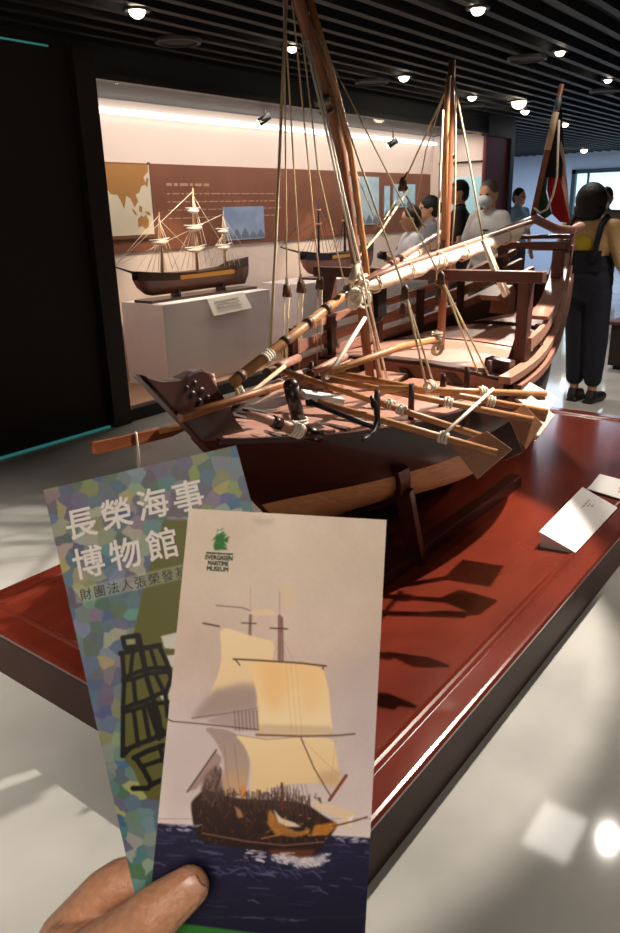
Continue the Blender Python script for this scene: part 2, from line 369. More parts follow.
# ------------------------------------------------------------------ small models in the case
def case_model(x0, x1, zk, zd, yc, lb, hullmat, upmat, masts, bowsprit, base_z, white):
    """bow at x0"""
    L = x1-x0; t = thing('ship_model', lb, 'model ship', ((x0+x1)/2, yc, base_z))
    rows = []; rows2 = []
    for i in range(13):
        s = i/12; b = .09*math.sin(PI*min(1, .06+s*.98))**.55*(1 if s < .85 else .85)
        zs = zd+.05*(2*s-1)**2+(.03 if s > .8 else 0); x = x0+s*L; xl = x0+.17+s*(L-.24)
        rows.append([V((xl if k in (3,) else x0+(.0, .03, .1, .17, .1, .03, .0)[k]+s*(L-(.0, .04, .15, .24, .15, .04, .0)[k]), yc+b*((k-3)/3)*(1 if abs(k-3) > 1 else .9), zk+(zs-zk)*[.66, .35, .08, 0, .08, .35, .66][k])) for k in range(7)])
        rows2.append([V((x, yc-b*1.02, zs)), V((x, yc-b*1.0, zk+(zs-zk)*.64)), ])
        rows2[-1] = [V((x, yc-b, zk+(zs-zk)*.65)), V((x, yc-b*1.05, zs)), V((x, yc+b*1.05, zs)), V((x, yc+b, zk+(zs-zk)*.65))]
    hb = MB().grid(rows); hb.f.append([6, 5, 4, 3, 2, 1, 0]); hb.m.append(0); hb.s.append(False); hb.f.append([12*7+k for k in range(7)]); hb.m.append(0); hb.s.append(False)
    part('lower_hull', hb, hullmat, t)
    ub = MB().grid(rows2, smooth=False); ub.f.append([48, 49, 50, 51]); ub.m.append(0); ub.s.append(False)
    part('upper_hull', ub, upmat, t)
    part('gold_band', MB().box(x0+.3*L, x0+.78*L, yc-.098, yc+.098, zd-.05, zd-.015), mat('gilt', (196, 140, 60), .4), t)
    part('bowsprit', MB().tube([(x0+.04, yc, zd+.02), bowsprit], [.012, .006]), m_iron, t)
    part('cradle_board', MB().box(x0+.06, x1-.02, yc-.11, yc+.11, base_z, base_z+.022).box(x0+.3*L, x0+.3*L+.03, yc-.05, yc+.05, base_z+.02, zk+.03).box(x0+.7*L, x0+.7*L+.03, yc-.05, yc+.05, base_z+.02, zk+.03), m_wood_d, t)
    tops = []
    for (mx, mz, yards) in masts:
        part('mast', MB().tube([(mx, yc, zd-.02), (mx+.01, yc, zd+(mz-zd)*.6), (mx+.02, yc, mz)], [.014, .01, .004]), m_tan if white else m_iron, t)
        tops.append((mx+.01, mz))
        for (z, hw) in yards:
            part('yard', MB().tube([(mx-hw*1.0, yc-hw*.5, z+.01), (mx, yc-.02, z), (mx+hw*1.0, yc+hw*.5, z+.01)], [.005, .009, .005]), m_white if white else m_spar, t)
            if white:
                part('furled_sail', MB().tube([(mx-hw*.8, yc-hw*.42, z-.014), (mx, yc-.028, z-.026), (mx+hw*.8, yc+hw*.38, z-.014)], [.007, .024, .007]), m_cloth, t)
        rg = MB()
        for sgn in (-1, 1):
            for k in range(4):
                rg.tube([(mx+.01, yc, zd+(mz-zd)*(.62 if k < 2 else .9)), (mx-.1+.07*k, yc+sgn*.09, zd+.02)], .0025, 4)
        part('shrouds', rg, m_ropeg if white else m_iron, t)
    st = MB(); pt = V(bowsprit)
    for mx, mz in tops:
        st.tube([(mx, yc, mz-.03), pt], .0022, 4); st.tube([(mx, yc, zd+(mz-zd)*.6), (mx-.22*L, yc, zd+.04)], .0022, 4); st.tube([(mx, yc, mz-.05), (min(x1, mx+.3*L), yc, zd+.1)], .0022, 4)
    part('stays', st, m_ropeg if white else m_iron, t)
    return t
case_model(4.13, 5.53, .835, 1.0, 4.95, 'rigged model ship with white furled sails and brown hull in the case', mat('model_brown', (96, 50, 30), .45, var=.2), mat('model_dark', (58, 40, 28), .45),
    [(4.43, 1.5, [(1.28, .2)]), (4.84, 1.69, [(1.52, .16), (1.38, .22), (1.2, .25)]), (5.2, 1.5, [(1.34, .18), (1.2, .22)])], (3.93, 4.95, 1.1), .785, True)
case_model(6.38, 7.75, .83, 1.03, 4.95, 'dark-hulled two-masted model ship in the case behind the ropes', mat('model_red', (120, 70, 60), .5), mat('model_navy', (34, 34, 48), .4),
    [(6.66, 1.6, [(1.34, .2), (1.48, .16)]), (7.15, 1.62, [(1.36, .2)])], (6.02, 4.95, 1.14), .785, False)

# ------------------------------------------------------------------ the platform
PX0, PX1, PY0, PY1, PZ = 1.084, 4.872, .711, 2.428, .196
t = thing('display_platform', 'low red-brown lacquered platform carrying the big wooden model ship', 'platform', ((PX0+PX1)/2, (PY0+PY1)/2, 0))
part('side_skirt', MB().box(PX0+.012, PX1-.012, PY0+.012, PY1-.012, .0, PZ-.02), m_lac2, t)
B = .105
def rim(prof):
    """a moulding profile (inset, z) carried round the four sides"""
    rows = []
    for ins, z in prof:
        rows.append([V((PX0+ins, PY0+ins, z)), V((PX1-ins, PY0+ins, z)), V((PX1-ins, PY1-ins, z)), V((PX0+ins, PY1-ins, z))])
    return MB().grid(rows, smooth=False, close=True)
part('border_moulding', rim([(.012, PZ-.03), (.0, PZ-.024), (-.002, PZ-.012), (.004, PZ-.002), (.012, PZ), (B-.03, PZ), (B-.024, PZ-.005), (B-.018, PZ-.007), (B-.012, PZ-.003), (B-.004, PZ), (B+.004, PZ-.003), (B+.012, PZ-.009), (B+.02, PZ-.01)]), m_lac, t)
part('top_panel', MB().box(PX0+B+.01, PX1-B-.01, PY0+B+.01, PY1-B-.01, PZ-.03, PZ-.0095), m_lac, t)
# caption cards on the platform
def caption(pts, lb, inkmat, rows):
    c = sum((V(p) for p in pts), V())/4
    t = thing('caption_card', lb, 'caption card', (c.x, c.y, PZ-.009), group='caption cards on the platform')
    a, b, cc, d = [V(p) for p in pts]     # low near, low far, high far, high near
    n = (b-a).cross(d-a).normalized()
    if n.z < 0: n = -n
    part('card', MB().prism([a, b, cc, d], -n*.006), m_card, t)
    z0 = PZ-.009
    f = lambda p: V((p.x, p.y, z0))
    part('stand', MB().prism([a+V((.012, .004, 0)), V((d.x+.012, d.y-.006, d.z-.008)), V((d.x+.012, d.y-.006, z0)), V((a.x+.012, a.y+.004, z0))], (.004, 0, 0)).prism([b+V((-.016, .004, 0)), V((cc.x-.016, cc.y-.006, cc.z-.008)), V((cc.x-.016, cc.y-.006, z0)), V((b.x-.016, b.y+.004, z0))], (.004, 0, 0)).prism([V((d.x+.01, d.y-.004, d.z-.008)), V((cc.x-.01, cc.y-.004, cc.z-.008)), V((cc.x-.01, cc.y-.004, z0)), V((d.x+.01, d.y-.004, z0))], (0, -.003, 0)), m_card, t)
    mb = MB()
    for r0, c0, c1, h in rows:
        P = lambda s, q: a.lerp(b, s).lerp(d.lerp(cc, s), 1-q)+n*.0006
        x = c0
        while x < c1-.01:
            w_ = min(random.uniform(.02, .05), c1-x); mb.add([P(x, r0), P(x+w_, r0), P(x+w_, r0+h), P(x, r0+h)], [(0, 1, 2, 3)]); x += w_+.012
    part('printed_text', mb, inkmat, t)
z0 = PZ+.002
caption([(2.728, .80, z0), (3.288, .80, z0), (3.296, .965, z0+.062), (2.712, .945, z0+.06)], 'larger white sloping caption card near the platform edge', m_ink, [(.2, .16, .3, .09), (.34, .5, .86, .04), (.42, .5, .8, .04), (.5, .5, .82, .04)])
caption([(3.385, .74, z0), (3.45, .985, z0), (3.59, .975, z0+.036), (3.53, .73, z0+.036)], 'smaller white caption card with red lettering beyond the larger one', m_inkr, [(.2, .2, .5, .12), (.4, .2, .5, .12), (.62, .2, .45, .1)])
# ------------------------------------------------------------------ the big wooden model ship (bow towards the left, centre plane y = 1.6)
YC = 1.6
def interp(tab, x):
    n = len(tab)
    if x <= tab[0][0]: return tab[0][1]
    if x >= tab[-1][0]: return tab[-1][1]
    i = max(k for k in range(n-1) if tab[k][0] <= x)
    d = lambda k: (tab[k+1][1]-tab[k][1])/(tab[k+1][0]-tab[k][0])
    def sl(k):
        if k == 0: return d(0)
        if k == n-1: return d(n-2)
        return (d(k-1)+d(k))/2
    h = tab[i+1][0]-tab[i][0]; t = (x-tab[i][0])/h
    return (2*t**3-3*t*t+1)*tab[i][1]+(t**3-2*t*t+t)*h*sl(i)+(-2*t**3+3*t*t)*tab[i+1][1]+(t**3-t*t)*h*sl(i+1)
SHEER = [(1.50, .845), (1.75, .815), (2.0, .80), (2.6, .80), (3.0, .825), (3.4, .865), (3.8, .93), (4.1, 1.0), (4.45, 1.1)]
HALF = [(1.50, .012), (1.62, .085), (1.72, .15), (1.85, .235), (2.0, .315), (2.25, .415), (2.6, .47), (3.0, .465), (3.4, .39), (3.8, .285), (4.1, .2), (4.45, .09)]
ZK = .335
def sheer(x): return interp(SHEER, x)
def half(x): return interp(HALF, x)
XB, XE = 1.515, 4.45
def xstem(z): return 1.30+(1.08-z)/1.13
def xstern(z): return 4.12+(z-ZK)*.43
G = [(0, .04), (.08, .36), (.2, .68), (.36, .92), (.55, 1.02), (.75, 1.06), (.9, 1.04), (1, 1.0)]
def hull_pt(s, t, side, off=0):
    xd = XB+(XE-XB)*s
    z = ZK+(sheer(xd)-ZK)*t
    x = xstem(z)+(xstern(z)-xstem(z))*s
    sharp = max(0, 1-s/.32)**1.3*1.2+max(0, (s-.6)/.4)**1.5*1.3
    g = interp(G, t)
    g = min(1, g)**(1+sharp)*(g if g > 1 else 1)
    return V((x, YC+side*(half(xd)*g+off), z))
ship = thing('model_sailing_ship', 'large wooden two-masted model ship with rigging and furled sails on the red platform', 'model ship', (2.9, YC, PZ-.009))
NS = 56
def strake(t0, t1, nt, off=0):
    mb = MB()
    for side in (-1, 1):
        g0, g1 = (t0, t1) if callable(t0) else ((lambda s, q=t0: q), t1)
        if not callable(g1): g1 = lambda s, q=t1: q
        mb.grid([[hull_pt(i/NS, g0(i/NS)+(g1(i/NS)-g0(i/NS))*j/nt, side, off) for j in range(nt+1)] for i in range(NS+1)])
    return mb
TB = .66
def tbf(s): return TB-.24*max(0, 1-s/.3)**1.3
lo = strake(0, tbf, 10)
part('hull_bottom', lo, m_tan, ship)
up = strake(tbf, 1, 8, .004)
up.add([hull_pt(1, TB+(1-TB)*j/8, sd) for sd in (-1, 1) for j in range(9)], [tuple(list(range(9))+list(range(17, 8, -1)))])
part('topside_planking', up, m_wood_d, ship)
tr = MB(); lo_t = [hull_pt(1, TB*j/10, sd) for sd in (-1, 1) for j in range(11)]
tr.add(lo_t, [tuple(list(range(11))+list(range(21, 10, -1)))])
part('transom', tr, m_tan, ship)
# keel, stem and sternpost
kp = [(xstem(1.075), 1.078), (xstem(.34), .335), (xstem(.34)+.1, .29), (4.12, .29), (4.18, .33), (4.57, 1.26), (4.51, 1.26), (4.09, .355), (xstem(.34)+.08, .36), (xstem(.8)+.06, .8)]
part('keel', MB().prism([(x, YC-.018, z) for x, z in kp], (0, .036, 0)), m_stem, ship, bevel=.003)
hp = [at(138, 374, y=YC), at(148, 378, y=YC), at(160, 380, y=YC), at(176, 378, y=YC), at(190, 371, y=YC), at(197, 369, y=YC), at(203, 372, y=YC), at(212, 386, y=YC), at(226, 406, y=YC), at(232, 420, y=YC)]
hp = [(p.x, p.z) for p in hp]+[(1.74, .79), (1.58, .76)]
hd = part('stem_head', MB().prism([(x, YC-.022, z) for x, z in hp], (0, .044, 0)), m_stem, ship, bevel=.004)
cv = MB()      # carved rosette on the starboard face
for (u, v, r) in [(194, 383, .012), (201, 391, .016), (192, 394, .014), (199, 401, .012), (207, 397, .010), (186, 388, .01)]:
    p = at(u, v, y=YC-.02); cv.ball(p, (r, .009, r*.8))
part('carving', cv, m_wood_d, hd)
part('stem_knob', MB().tube([at(212, 388, y=YC+.06), at(211, 377, y=YC+.06)], [.016, .014], 10).ball(at(211, 377, y=YC+.06), .014), m_deck, ship)
# rudder with tiller
part('rudder', MB().prism([(4.19, YC-.014, .31), (4.37, YC-.014, .31), (4.54, YC-.014, .75), (4.68, YC-.014, 1.3), (4.59, YC-.014, 1.3)], (0, .028, 0)), m_post, ship)
part('tiller', MB().tube([at(500, 232, y=YC), at(535, 219, y=YC), at(556, 229, y=YC), at(572, 231, y=YC), at(581, 226, y=YC)], [.016, .024, .026, .03, .026], 10), m_wood, ship)
# decks
dk = MB(); rows = []
for i in range(26):
    x = 1.6+(2.95-1.6)*i/25; h = max(.01, half(x)-.012); z = sheer(x)-.012
    rows.append([V((x, YC+h*j, z+.018*(1-j*j))) for j in (-1, -.6, -.2, .2, .6, 1)])
part('main_deck', dk.grid(rows), m_deck, ship)
pp = MB(); rows = []
def poopz(x, j): return .845+.028*(1-j*j)+max(0, x-3.1)*.045
for i in range(20):
    x = 2.74+(4.35-2.74)*i/19; h = max(.02, half(x)-.02)
    rows.append([V((x, YC+h*j, poopz(x, j))) for j in (-1, -.6, -.2, .2, .6, 1)])
pp.grid(rows)
part('poop_deck', pp, m_deck, ship)
bk = MB(); h = half(2.74)-.02
bk.grid([[V((2.735, YC+h*j, z if z < .8 else poopz(2.74, j)-.004)) for j in (-1, -.6, -.2, .2, .6, 1)] for z in (.76, .9)], smooth=False)
part('poop_bulkhead', bk, m_wood, ship)
for x, w_ in [(2.74, .018), (3.3, .008), (3.75, .03)]:
    h = half(x)-.03; sm = MB()
    sm.tube([(x, YC+h*j, poopz(x, j)+.002) for j in (-1, -.6, -.2, .2, .6, 1)], w_*.5, 6)
    part('deck_beam', sm, m_stem, ship)
for y0, y1 in [(-.33, -.2), (-.1, .02), (.12, .24)]:
    st = MB(); st.prism([(2.731, YC+y0, .775), (2.731, YC+y0+.05, .775), (2.731, YC+y1, .85), (2.731, YC+y1-.05, .85)], (-.003, 0, 0))
    part('bulkhead_stripe', st, m_stem, ship)
def hatch(x0, x1, y0, y1, z0, z1):
    part('hatch_cover', MB().box(x0, x1, y0, y1, z0, z1), m_woodx, ship, bevel=.004)
hatch(2.5, 2.68, 1.36, 1.52, .77, .825); hatch(2.54, 2.7, 1.55, 1.74, .77, .835); hatch(2.32, 2.46, 1.42, 1.56, .77, .80); hatch(2.3, 2.44, 1.7, 1.86, .77, .83)
# bow deck strips: dark ones stand in for the shade in gaps between planks
for k in range(6):
    x = 1.70+k*.055; h = half(x)*.8
    part('bow_strip', MB().beam((x, YC-h, sheer(x)-.008), (x+.02, YC+h, sheer(x)-.008), .022, .022), m_wood_d if k % 2 else m_deck, ship)
# gunwale and wales
def rail(x0, x1, dz, off, w_, h_, m, side, name='rail', n=24, endz=0):
    rows = []
    for i in range(n+1):
        x = x0+(x1-x0)*i/n; y = half(x)+off; z = sheer(x)+dz+endz*max(0, (i/n-.6)/.4)**2
        rows.append([V((x, YC+side*(y-w_/2), z-h_/2)), V((x, YC+side*(y+w_/2), z-h_/2)), V((x, YC+side*(y+w_/2), z+h_/2)), V((x, YC+side*(y-w_/2), z+h_/2))])
    mb = MB().grid(rows, smooth=False, close=True)
    for o in (0, n*4): mb.f.append([o, o+1, o+2, o+3]); mb.m.append(0); mb.s.append(False)
    return part(name, mb, m, ship)
for sd in (-1, 1):
    rail(1.56, 2.86, -.004, -.004, .02, .018, m_stem, sd, 'gunwale')
rail(2.78, 4.43, .0, .02, .035, .03, m_wood, -1, 'wale')
rail(2.70, 4.42, .05, -.0, .05, .028, m_woodx, -1, 'rail')
rail(2.95, 4.3, .135, -.005, .022, .05, m_woodx, -1, 'rail')
rail(3.2, 4.1, .185, -.03, .085, .016, m_wood, -1, 'side_bench', endz=.05)
rail(2.7, 4.43, .0, .02, .035, .03, m_wood, 1, 'wale')
rail(2.45, 4.4, .04, .0, .028, .04, m_wood, 1, 'rail')
rail(2.5, 4.3, .115, .0, .022, .052, m_wood, 1, 'rail')
rail(2.6, 4.25, .195, .0, .022, .035, m_wood, 1, 'rail')
for sd, xs in ((1, (2.55, 2.85, 3.2, 3.5, 3.8, 4.1)), (-1, (3.2, 3.5, 3.8, 4.1))):
    for x in xs:
        part('stanchion', MB().beam((x, YC+sd*(half(x)-.02), sheer(x)-.03), (x, YC+sd*(half(x)-.02), sheer(x)+(.21 if sd > 0 else .16)), .03, .035, up=(1, 0, 0)), m_stem, ship)
# stern quarters
for sd in (-1,):
    rows = []
    for i in range(9):
        x = 3.84+.6*i/8; y = half(x)+.012
        rows.append([V((x, YC+sd*y, sheer(x)+.12)), V((x+.02, YC+sd*(y+.01), sheer(x)+.14+.15*(i/8)**.5))])
    part('quarter_board', MB().grid(rows, smooth=False), m_woodx, ship)
part('taffrail', MB().beam((4.44, YC-.12, 1.25), (4.44, YC+.12, 1.25), .04, .03), m_wood, ship)
# cross beams on posts (three goalpost frames)
def goalpost(x, y0, y1, z, zp, inset, hh=.045):
    part('crossbeam', MB().beam((x, y0, z), (x, y1, z-.008), .05, hh), m_post, ship, bevel=.004)
    for y in (y0+inset, y1-inset):
        part('post', MB().beam((x+.005, y, zp), (x+.005, y, z-.02), .05, .052, up=(1, 0, 0)), m_post, ship, bevel=.004)
goalpost(2.95, 1.09, 2.21, 1.222, .83, .075)
goalpost(3.86, 1.32, 2.06, 1.296, .98, .045, .035)
goalpost(4.2, 1.42, 1.84, 1.325, 1.05, .035, .022)
# dark knee and small bin beside the starboard post
part('knee', MB().prism([(2.93, 1.145, .84), (2.93, 1.3, .84), (2.93, 1.26, .87), (2.93, 1.21, .9), (2.93, 1.19, .97), (2.93, 1.145, .97)], (.05, 0, 0)), m_stem, ship)
part('deck_bin', MB().beam(at(487, 363, x=2.84), at(512, 368, x=2.84), .06, .055), m_stem, ship, bevel=.004)
# curved after stools seen under the yard
part('aft_rest', MB().prism([at(497, 296, y=YC-.05), at(513, 285, y=YC-.05), at(516, 290, y=YC-.05), at(514, 314, y=YC-.05), at(507, 314, y=YC-.05), at(510, 300, y=YC-.05), at(500, 301, y=YC-.05)], (0, .1, 0)), m_woodx, ship)
# masts
mm = [at(372, 392, y=YC), at(356, 262, y=YC), at(340, 150, y=YC), at(322, 80, y=YC), at(298, 0, y=YC)]
m_top = mm[-1]+(mm[-1]-mm[-2])*1.1
mm.append(m_top)
part('main_mast', MB().tube(mm, [.018, .019, .021, .021, .02, .018], 14), m_mast, ship)
part('mast_spar', MB().tube([p+V((.035, -.02, 0)) for p in mm[:-1]], [.009, .011, .012, .012, .011], 10), m_spar, ship)
part('mast_band', MB().tube([at(321.5, 97, y=YC), at(323, 105, y=YC)], .028, 14).tube([at(327, 110, y=YC), at(327.6, 112, y=YC)], .027, 14), mat('band_grey', (120, 118, 112), .4, metal=.5), ship)
mz = [at(440.5, 347, y=YC), at(445, 250, y=YC), at(450, 120, y=YC), at(452, 60, y=YC)]
mz[0].z = .85
part('mizzen_mast', MB().tube(mz, [.018, .019, .019, .014], 14), m_mast, ship)
part('mast_spar', MB().tube([at(443.5, 240, y=YC-.03), at(446.5, 110, y=YC-.03), at(448.5, 76, y=YC-.03)], [.012, .013, .01], 10), m_spar, ship)
part('mast_band', MB().tube([at(450, 153, y=YC), at(450, 159, y=YC)], .022, 14), m_iron, ship)
# yards with furled sails
def sailroll(name, pts, r, yard_r, n=40, lump=.25, drop=.9):
    pts = [V(p) for p in pts]; P = []; rs = []
    Ls = [0]
    for a, b in zip(pts, pts[1:]): Ls.append(Ls[-1]+(b-a).length)
    for i in range(n+1):
        d = Ls[-1]*i/n; k = max(j for j in range(len(pts)-1) if Ls[j] <= d+1e-9)
        q = pts[k].lerp(pts[k+1], (d-Ls[k])/(Ls[k+1]-Ls[k])); s = i/n
        e = min(1, s*7, (1-s)*7)
        rr = r*e*(1-lump*abs(math.sin(s*PI*7+.4))**6+.08*math.sin(i*1.9))+.004
        P.append(q-V((0, 0, drop*(rr+yard_r*.4)))); rs.append(rr)
    o = part(name, MB().tube(P, rs, 12), m_cloth, ship)
    for k in range(1, 8):
        i = int(n*k/7.5-1); tie = MB()
        tie.tube([P[i]+V((rs[i]*1.25*math.cos(a)*.2, -rs[i]*1.25*math.cos(a), rs[i]*1.35*math.sin(a))) for a in [j*PI/4 for j in range(9)]], .0035, 5)
        part('gasket', tie, m_rope, o)
    return o
fy = [at(233, 382, y=YC-.06), at(300, 330, y=YC-.05), at(366, 277, y=YC-.04)]
part('fore_yard', MB().tube(fy, [.0175, .0165, .016], 12), m_spar, ship)
for f in (.03, .33, .5, .64, .88):
    p = fy[0].lerp(fy[2], f); q = fy[0].lerp(fy[2], f+.03); part('yard_band', MB().tube([p, q], .0185, 12), m_block, ship)
ya = [at(345, 289, y=YC-.05), at(400, 266, y=YC-.08), at(470, 243, y=YC-.08), at(534, 221, y=YC-.06)]
part('main_yard', MB().tube(ya, [.010, .013, .014, .012], 10), m_wood, ship)
sailroll('furled_sail', ya, .027, .014)
y2 = [at(362, 283, y=YC+.12), at(405, 255, y=YC+.2), at(444, 231, y=YC+.25)]
part('mizzen_yard', MB().tube(y2, [.012, .018, .015], 10), m_wood, ship)
sailroll('furled_sail', y2, .022, .014, n=24)
# boom, bow spar
bm_ = [at(262, 405, y=YC-.2), at(330, 372, y=YC-.22), at(403, 346, y=YC-.18), at(438, 339, y=YC-.12)]
part('boom', MB().tube(bm_[1:], [.011, .0135, .0135], 10), m_spar, ship)
part('bow_spar', MB().tube([at(180, 418, y=YC-.04), at(246, 396, y=YC-.06), at(291, 382, y=YC-.07)], [.0145, .0135, .011], 10), mat('bow_spar_wood', (150, 92, 50), .45, var=.2), ship)
fd = part('flagstaff', MB().tube([at(532.5, 220, x=4.15), at(547, 152, x=4.15), at(562, 84, x=4.15)], [.017, .016, .012], 10), m_mast, ship)
part('staff_tip', MB().tube([at(547.5, 150, x=4.15), at(556, 112, x=4.15)], [.0175, .0165], 10), mat('staff_pale', (206, 178, 142), .5), fd)
part('staff_band', MB().tube([at(556, 112, x=4.15), at(559, 98, x=4.15)], [.0165, .016], 10), mat('staff_grey', (96, 104, 116), .5), fd)
# flag: four colours on one hanging cloth
flg = MB()
P = lambda u, v, k=0: at(u, v, x=4.15+.02*k)
rowsA = [(557, 112, 566, 100), (553, 134, 567, 132), (550, 152, 566, 156), (547, 172, 565, 178), (546, 190, 560, 194)]
fl_cols = [mat('flag_black', (16, 14, 16), .8), mat('flag_red', (164, 18, 34), .8), mat('flag_green', (24, 74, 52), .8), mat('flag_white', (216, 196, 170), .8)]
def cloth(poly, m, off):
    flg.cur = m; n = len(poly)
    flg.add([at(u, v, x=4.17+.012*math.sin(u*.7)+off) for u, v in poly], [tuple(range(n))])
cloth([(556, 108), (560, 98), (562, 112), (564, 150), (562, 178), (554, 178), (543, 176), (548, 142)], 0, 0)
cloth([(548, 176), (554, 178), (562, 178), (568, 212), (570, 223), (560, 222), (552, 214), (547, 190)], 1, .0)
cloth([(541, 184), (543, 176), (548, 176), (546, 192), (552, 214), (545, 219), (536, 212), (538, 196)], 2, .0)
cloth([(561, 140), (564, 150), (568, 190), (570, 221), (566, 205), (560.5, 178), (558.5, 160)], 3, -.012)
flg2 = MB(); flg2.v, flg2.f, flg2.m, flg2.s = flg.v, flg.f, flg.m, flg.s
fo = part('flag', flg2, fl_cols, ship)
part('flag_rope', MB().tube([at(534, 208, x=4.12), at(540, 213, x=4.1), at(547, 209, x=4.1), at(553, 195, x=4.1), at(557, 176, x=4.1), at(559, 120, x=4.12)], .006, 6), m_ropeg, ship)

# ------------------------------------------------------------------ rigging
def rope(pts, r=.003, m=m_rope, name='rope'): return part(name, MB().tube(pts, r, 6), m, ship)
def pulley(p, r=.02, d=(0, 0, 1)):
    p = V(p)
    o = part('pulley_block', MB().ball(p, (r*.75, r*.75, r*1.25)).box(p.x-r*.3, p.x+r*.3, p.y-r*.85, p.y+r*.85, p.z-r*1.2, p.z-r*.4), m_block, ship)
    return o
T = m_top
def T_(f): return mm[4].lerp(m_top, f)
rope([T_(.35), at(281, 120, y=YC+.02), at(275.5, 250, y=YC), at(270, 347, y=YC-.03)], .005)
for (ub, vb, uf, vf, f, yb) in [(287, 290, 283, 387, .5, 2.0), (301, 286, 296, 382, .6, 2.02), (320, 283, 319, 372, .3, 2.03)]:
    b = at(ub, vb, y=yb); rope([T_(f), b]); pulley(b, .024)
    for dx in (-.014, .014): rope([b+V((dx, 0, -.02)), at(uf+dx*150, vf, y=2.05)], .003)
    rope([b+V((0, 0, .05)), b], .006, m_iron)
rope([mm[4], at(318, 170, y=YC+.1), at(346, 290, y=YC+.1)], .003)
rope([at(305, 40, y=YC-.04), at(333, 160, y=YC-.06), at(362, 290, y=YC-.08), at(383, 383, y=YC-.12)], .004, m_ropeg)
rope([at(309, 40, y=YC-.04), at(345, 200, y=YC-.07), at(388, 383, y=YC-.12)], .004, m_ropeg)
for (ua, va, ub, vb, falls) in [(309, 18, 405, 292, [(426, 384), (433, 382)]), (315, 30, 441, 278, [(478, 373), (488, 374)])]:
    b = at(ub, vb, y=1.22); rope([at(ua, va, y=YC-.02), b]); pulley(b, .018); pulley(b-V((.01, 0, .05)), .014)
    for u, v in falls: rope([b, at(u, v, y=1.2)], .0038)
rope([at(308, 20, y=YC), at(347, 150, y=YC+.2), at(380, 232, y=YC+.36)], .003)
rope([at(305, 15, y=YC+.02), at(345, 170, y=YC+.25), at(366, 240, y=YC+.4)], .003)
# mizzen stays
b = at(403, 184, y=YC+.3)
rope([at(450, 82, y=YC+.02), b], .004); rope([at(449, 80, y=YC+.02), at(426, 150, y=YC+.25), at(417, 200, y=YC+.3)], .003); pulley(b, .026); rope([b, at(408, 172, y=YC+.28)], .008, m_iron)
rope([at(408, 190, y=YC+.24), at(381, 231, y=YC+.12), at(351, 266, y=YC)], .0055, m_rope)
rope([at(401, 192, y=YC+.26), at(372, 240, y=YC+.15)], .0035, m_rope)
rope([at(403, 190, y=YC+.28), at(425, 228, y=YC+.24)], .004)
rope([at(454, 80, y=YC-.02), at(470, 165, y=YC-.15), at(483, 240, y=YC-.26)], .0045)
rope([at(483, 240, y=YC-.26), at(494, 270, y=YC-.3), at(505, 296, y=YC-.33)], .011, m_ropeg, 'tackle')
rope([at(486, 242, y=YC-.26), at(497, 268, y=YC-.3), at(509, 293, y=YC-.33)], .006, m_rope)
rope([at(443, 110, y=YC-.05), at(439, 200, y=YC-.05), at(437, 285, y=YC-.05)], .0055, m_ropeg)
rope([at(456, 90, y=YC-.05), at(455, 200, y=YC-.05), at(452, 245, y=YC-.05)], .004)
# peg and the big lashing where yard meets mast
part('wrapped_peg', MB().tube([at(351, 282, y=YC-.08), at(356, 268, y=YC-.08), at(360, 261, y=YC-.08)], [.014, .013, .005], 8), m_cloth, ship)
ls = MB(); c0 = at(359, 288, y=YC-.06)
for k in range(14):
    a = random.uniform(0, PI); n1 = V((math.cos(a), random.uniform(-.5, .5), math.sin(a))).normalized(); n2 = n1.cross(V((.2, 1, .1))).normalized(); c = c0+V((random.uniform(-.05, .03), random.uniform(-.02, .02), random.uniform(-.045, .045)))
    rr = random.uniform(.018, .03)
    ls.tube([c+n1*rr*math.cos(q)+n2*rr*math.sin(q) for q in [j*PI/5 for j in range(11)]], .005, 6)
part('mast_lashing', ls, m_ropeg, ship)
part('dark_block', MB().box(-.03, .03, -.03, .03, -.06, .06).ball((0, 0, -.06), .03), m_iron, ship, local=False).location = V((0, 0, 0))
for o in list(ship.children):
    if o.name.startswith('dark_block'):
        o.data.transform(Matrix.Translation(at(376, 300, y=YC-.02)))
def lashing(c, r, axis, n=3, m=m_ropeg, parent=None, nm='lashing'):
    mb = MB(); c = V(c); axis = V(axis).normalized(); a = axis.orthogonal().normalized(); b = axis.cross(a)
    for k in range(n):
        o = c+axis*(k-(n-1)/2)*.011
        mb.tube([o+(a*math.cos(q)+b*math.sin(q))*r for q in [j*PI/5 for j in range(11)]], .0045, 5)
    mb.ball(c+V((0, 0, r)), .008)
    return part(nm, mb, m, parent or ship)
lashing(at(267, 357, y=YC-.06), .02, fy[2]-fy[0], 4)
lashing(at(437, 338, y=YC-.12), .023, (0, 0, 1), 5)
lashing(at(437, 350, y=YC-.12), .02, (1, 0, 0), 3)
lashing(at(430, 386, y=1.2), .016, (1, 0, 0)); lashing(at(390, 405, y=1.3), .016, (0, 1, 0))
# fore lashings from yard foot
rope([at(236, 388, y=YC-.06), at(240, 402, y=YC-.05), at(262, 384, y=YC), at(285, 366, y=YC)], .007)
rope([at(240, 386, y=YC-.06), at(246, 398, y=YC-.05)], .006, m_ropeg)
rope([at(365, 318, y=YC-.1), at(345, 350, y=YC-.12), at(327, 378, y=YC-.14)], .008, m_ropeg, 'tackle')
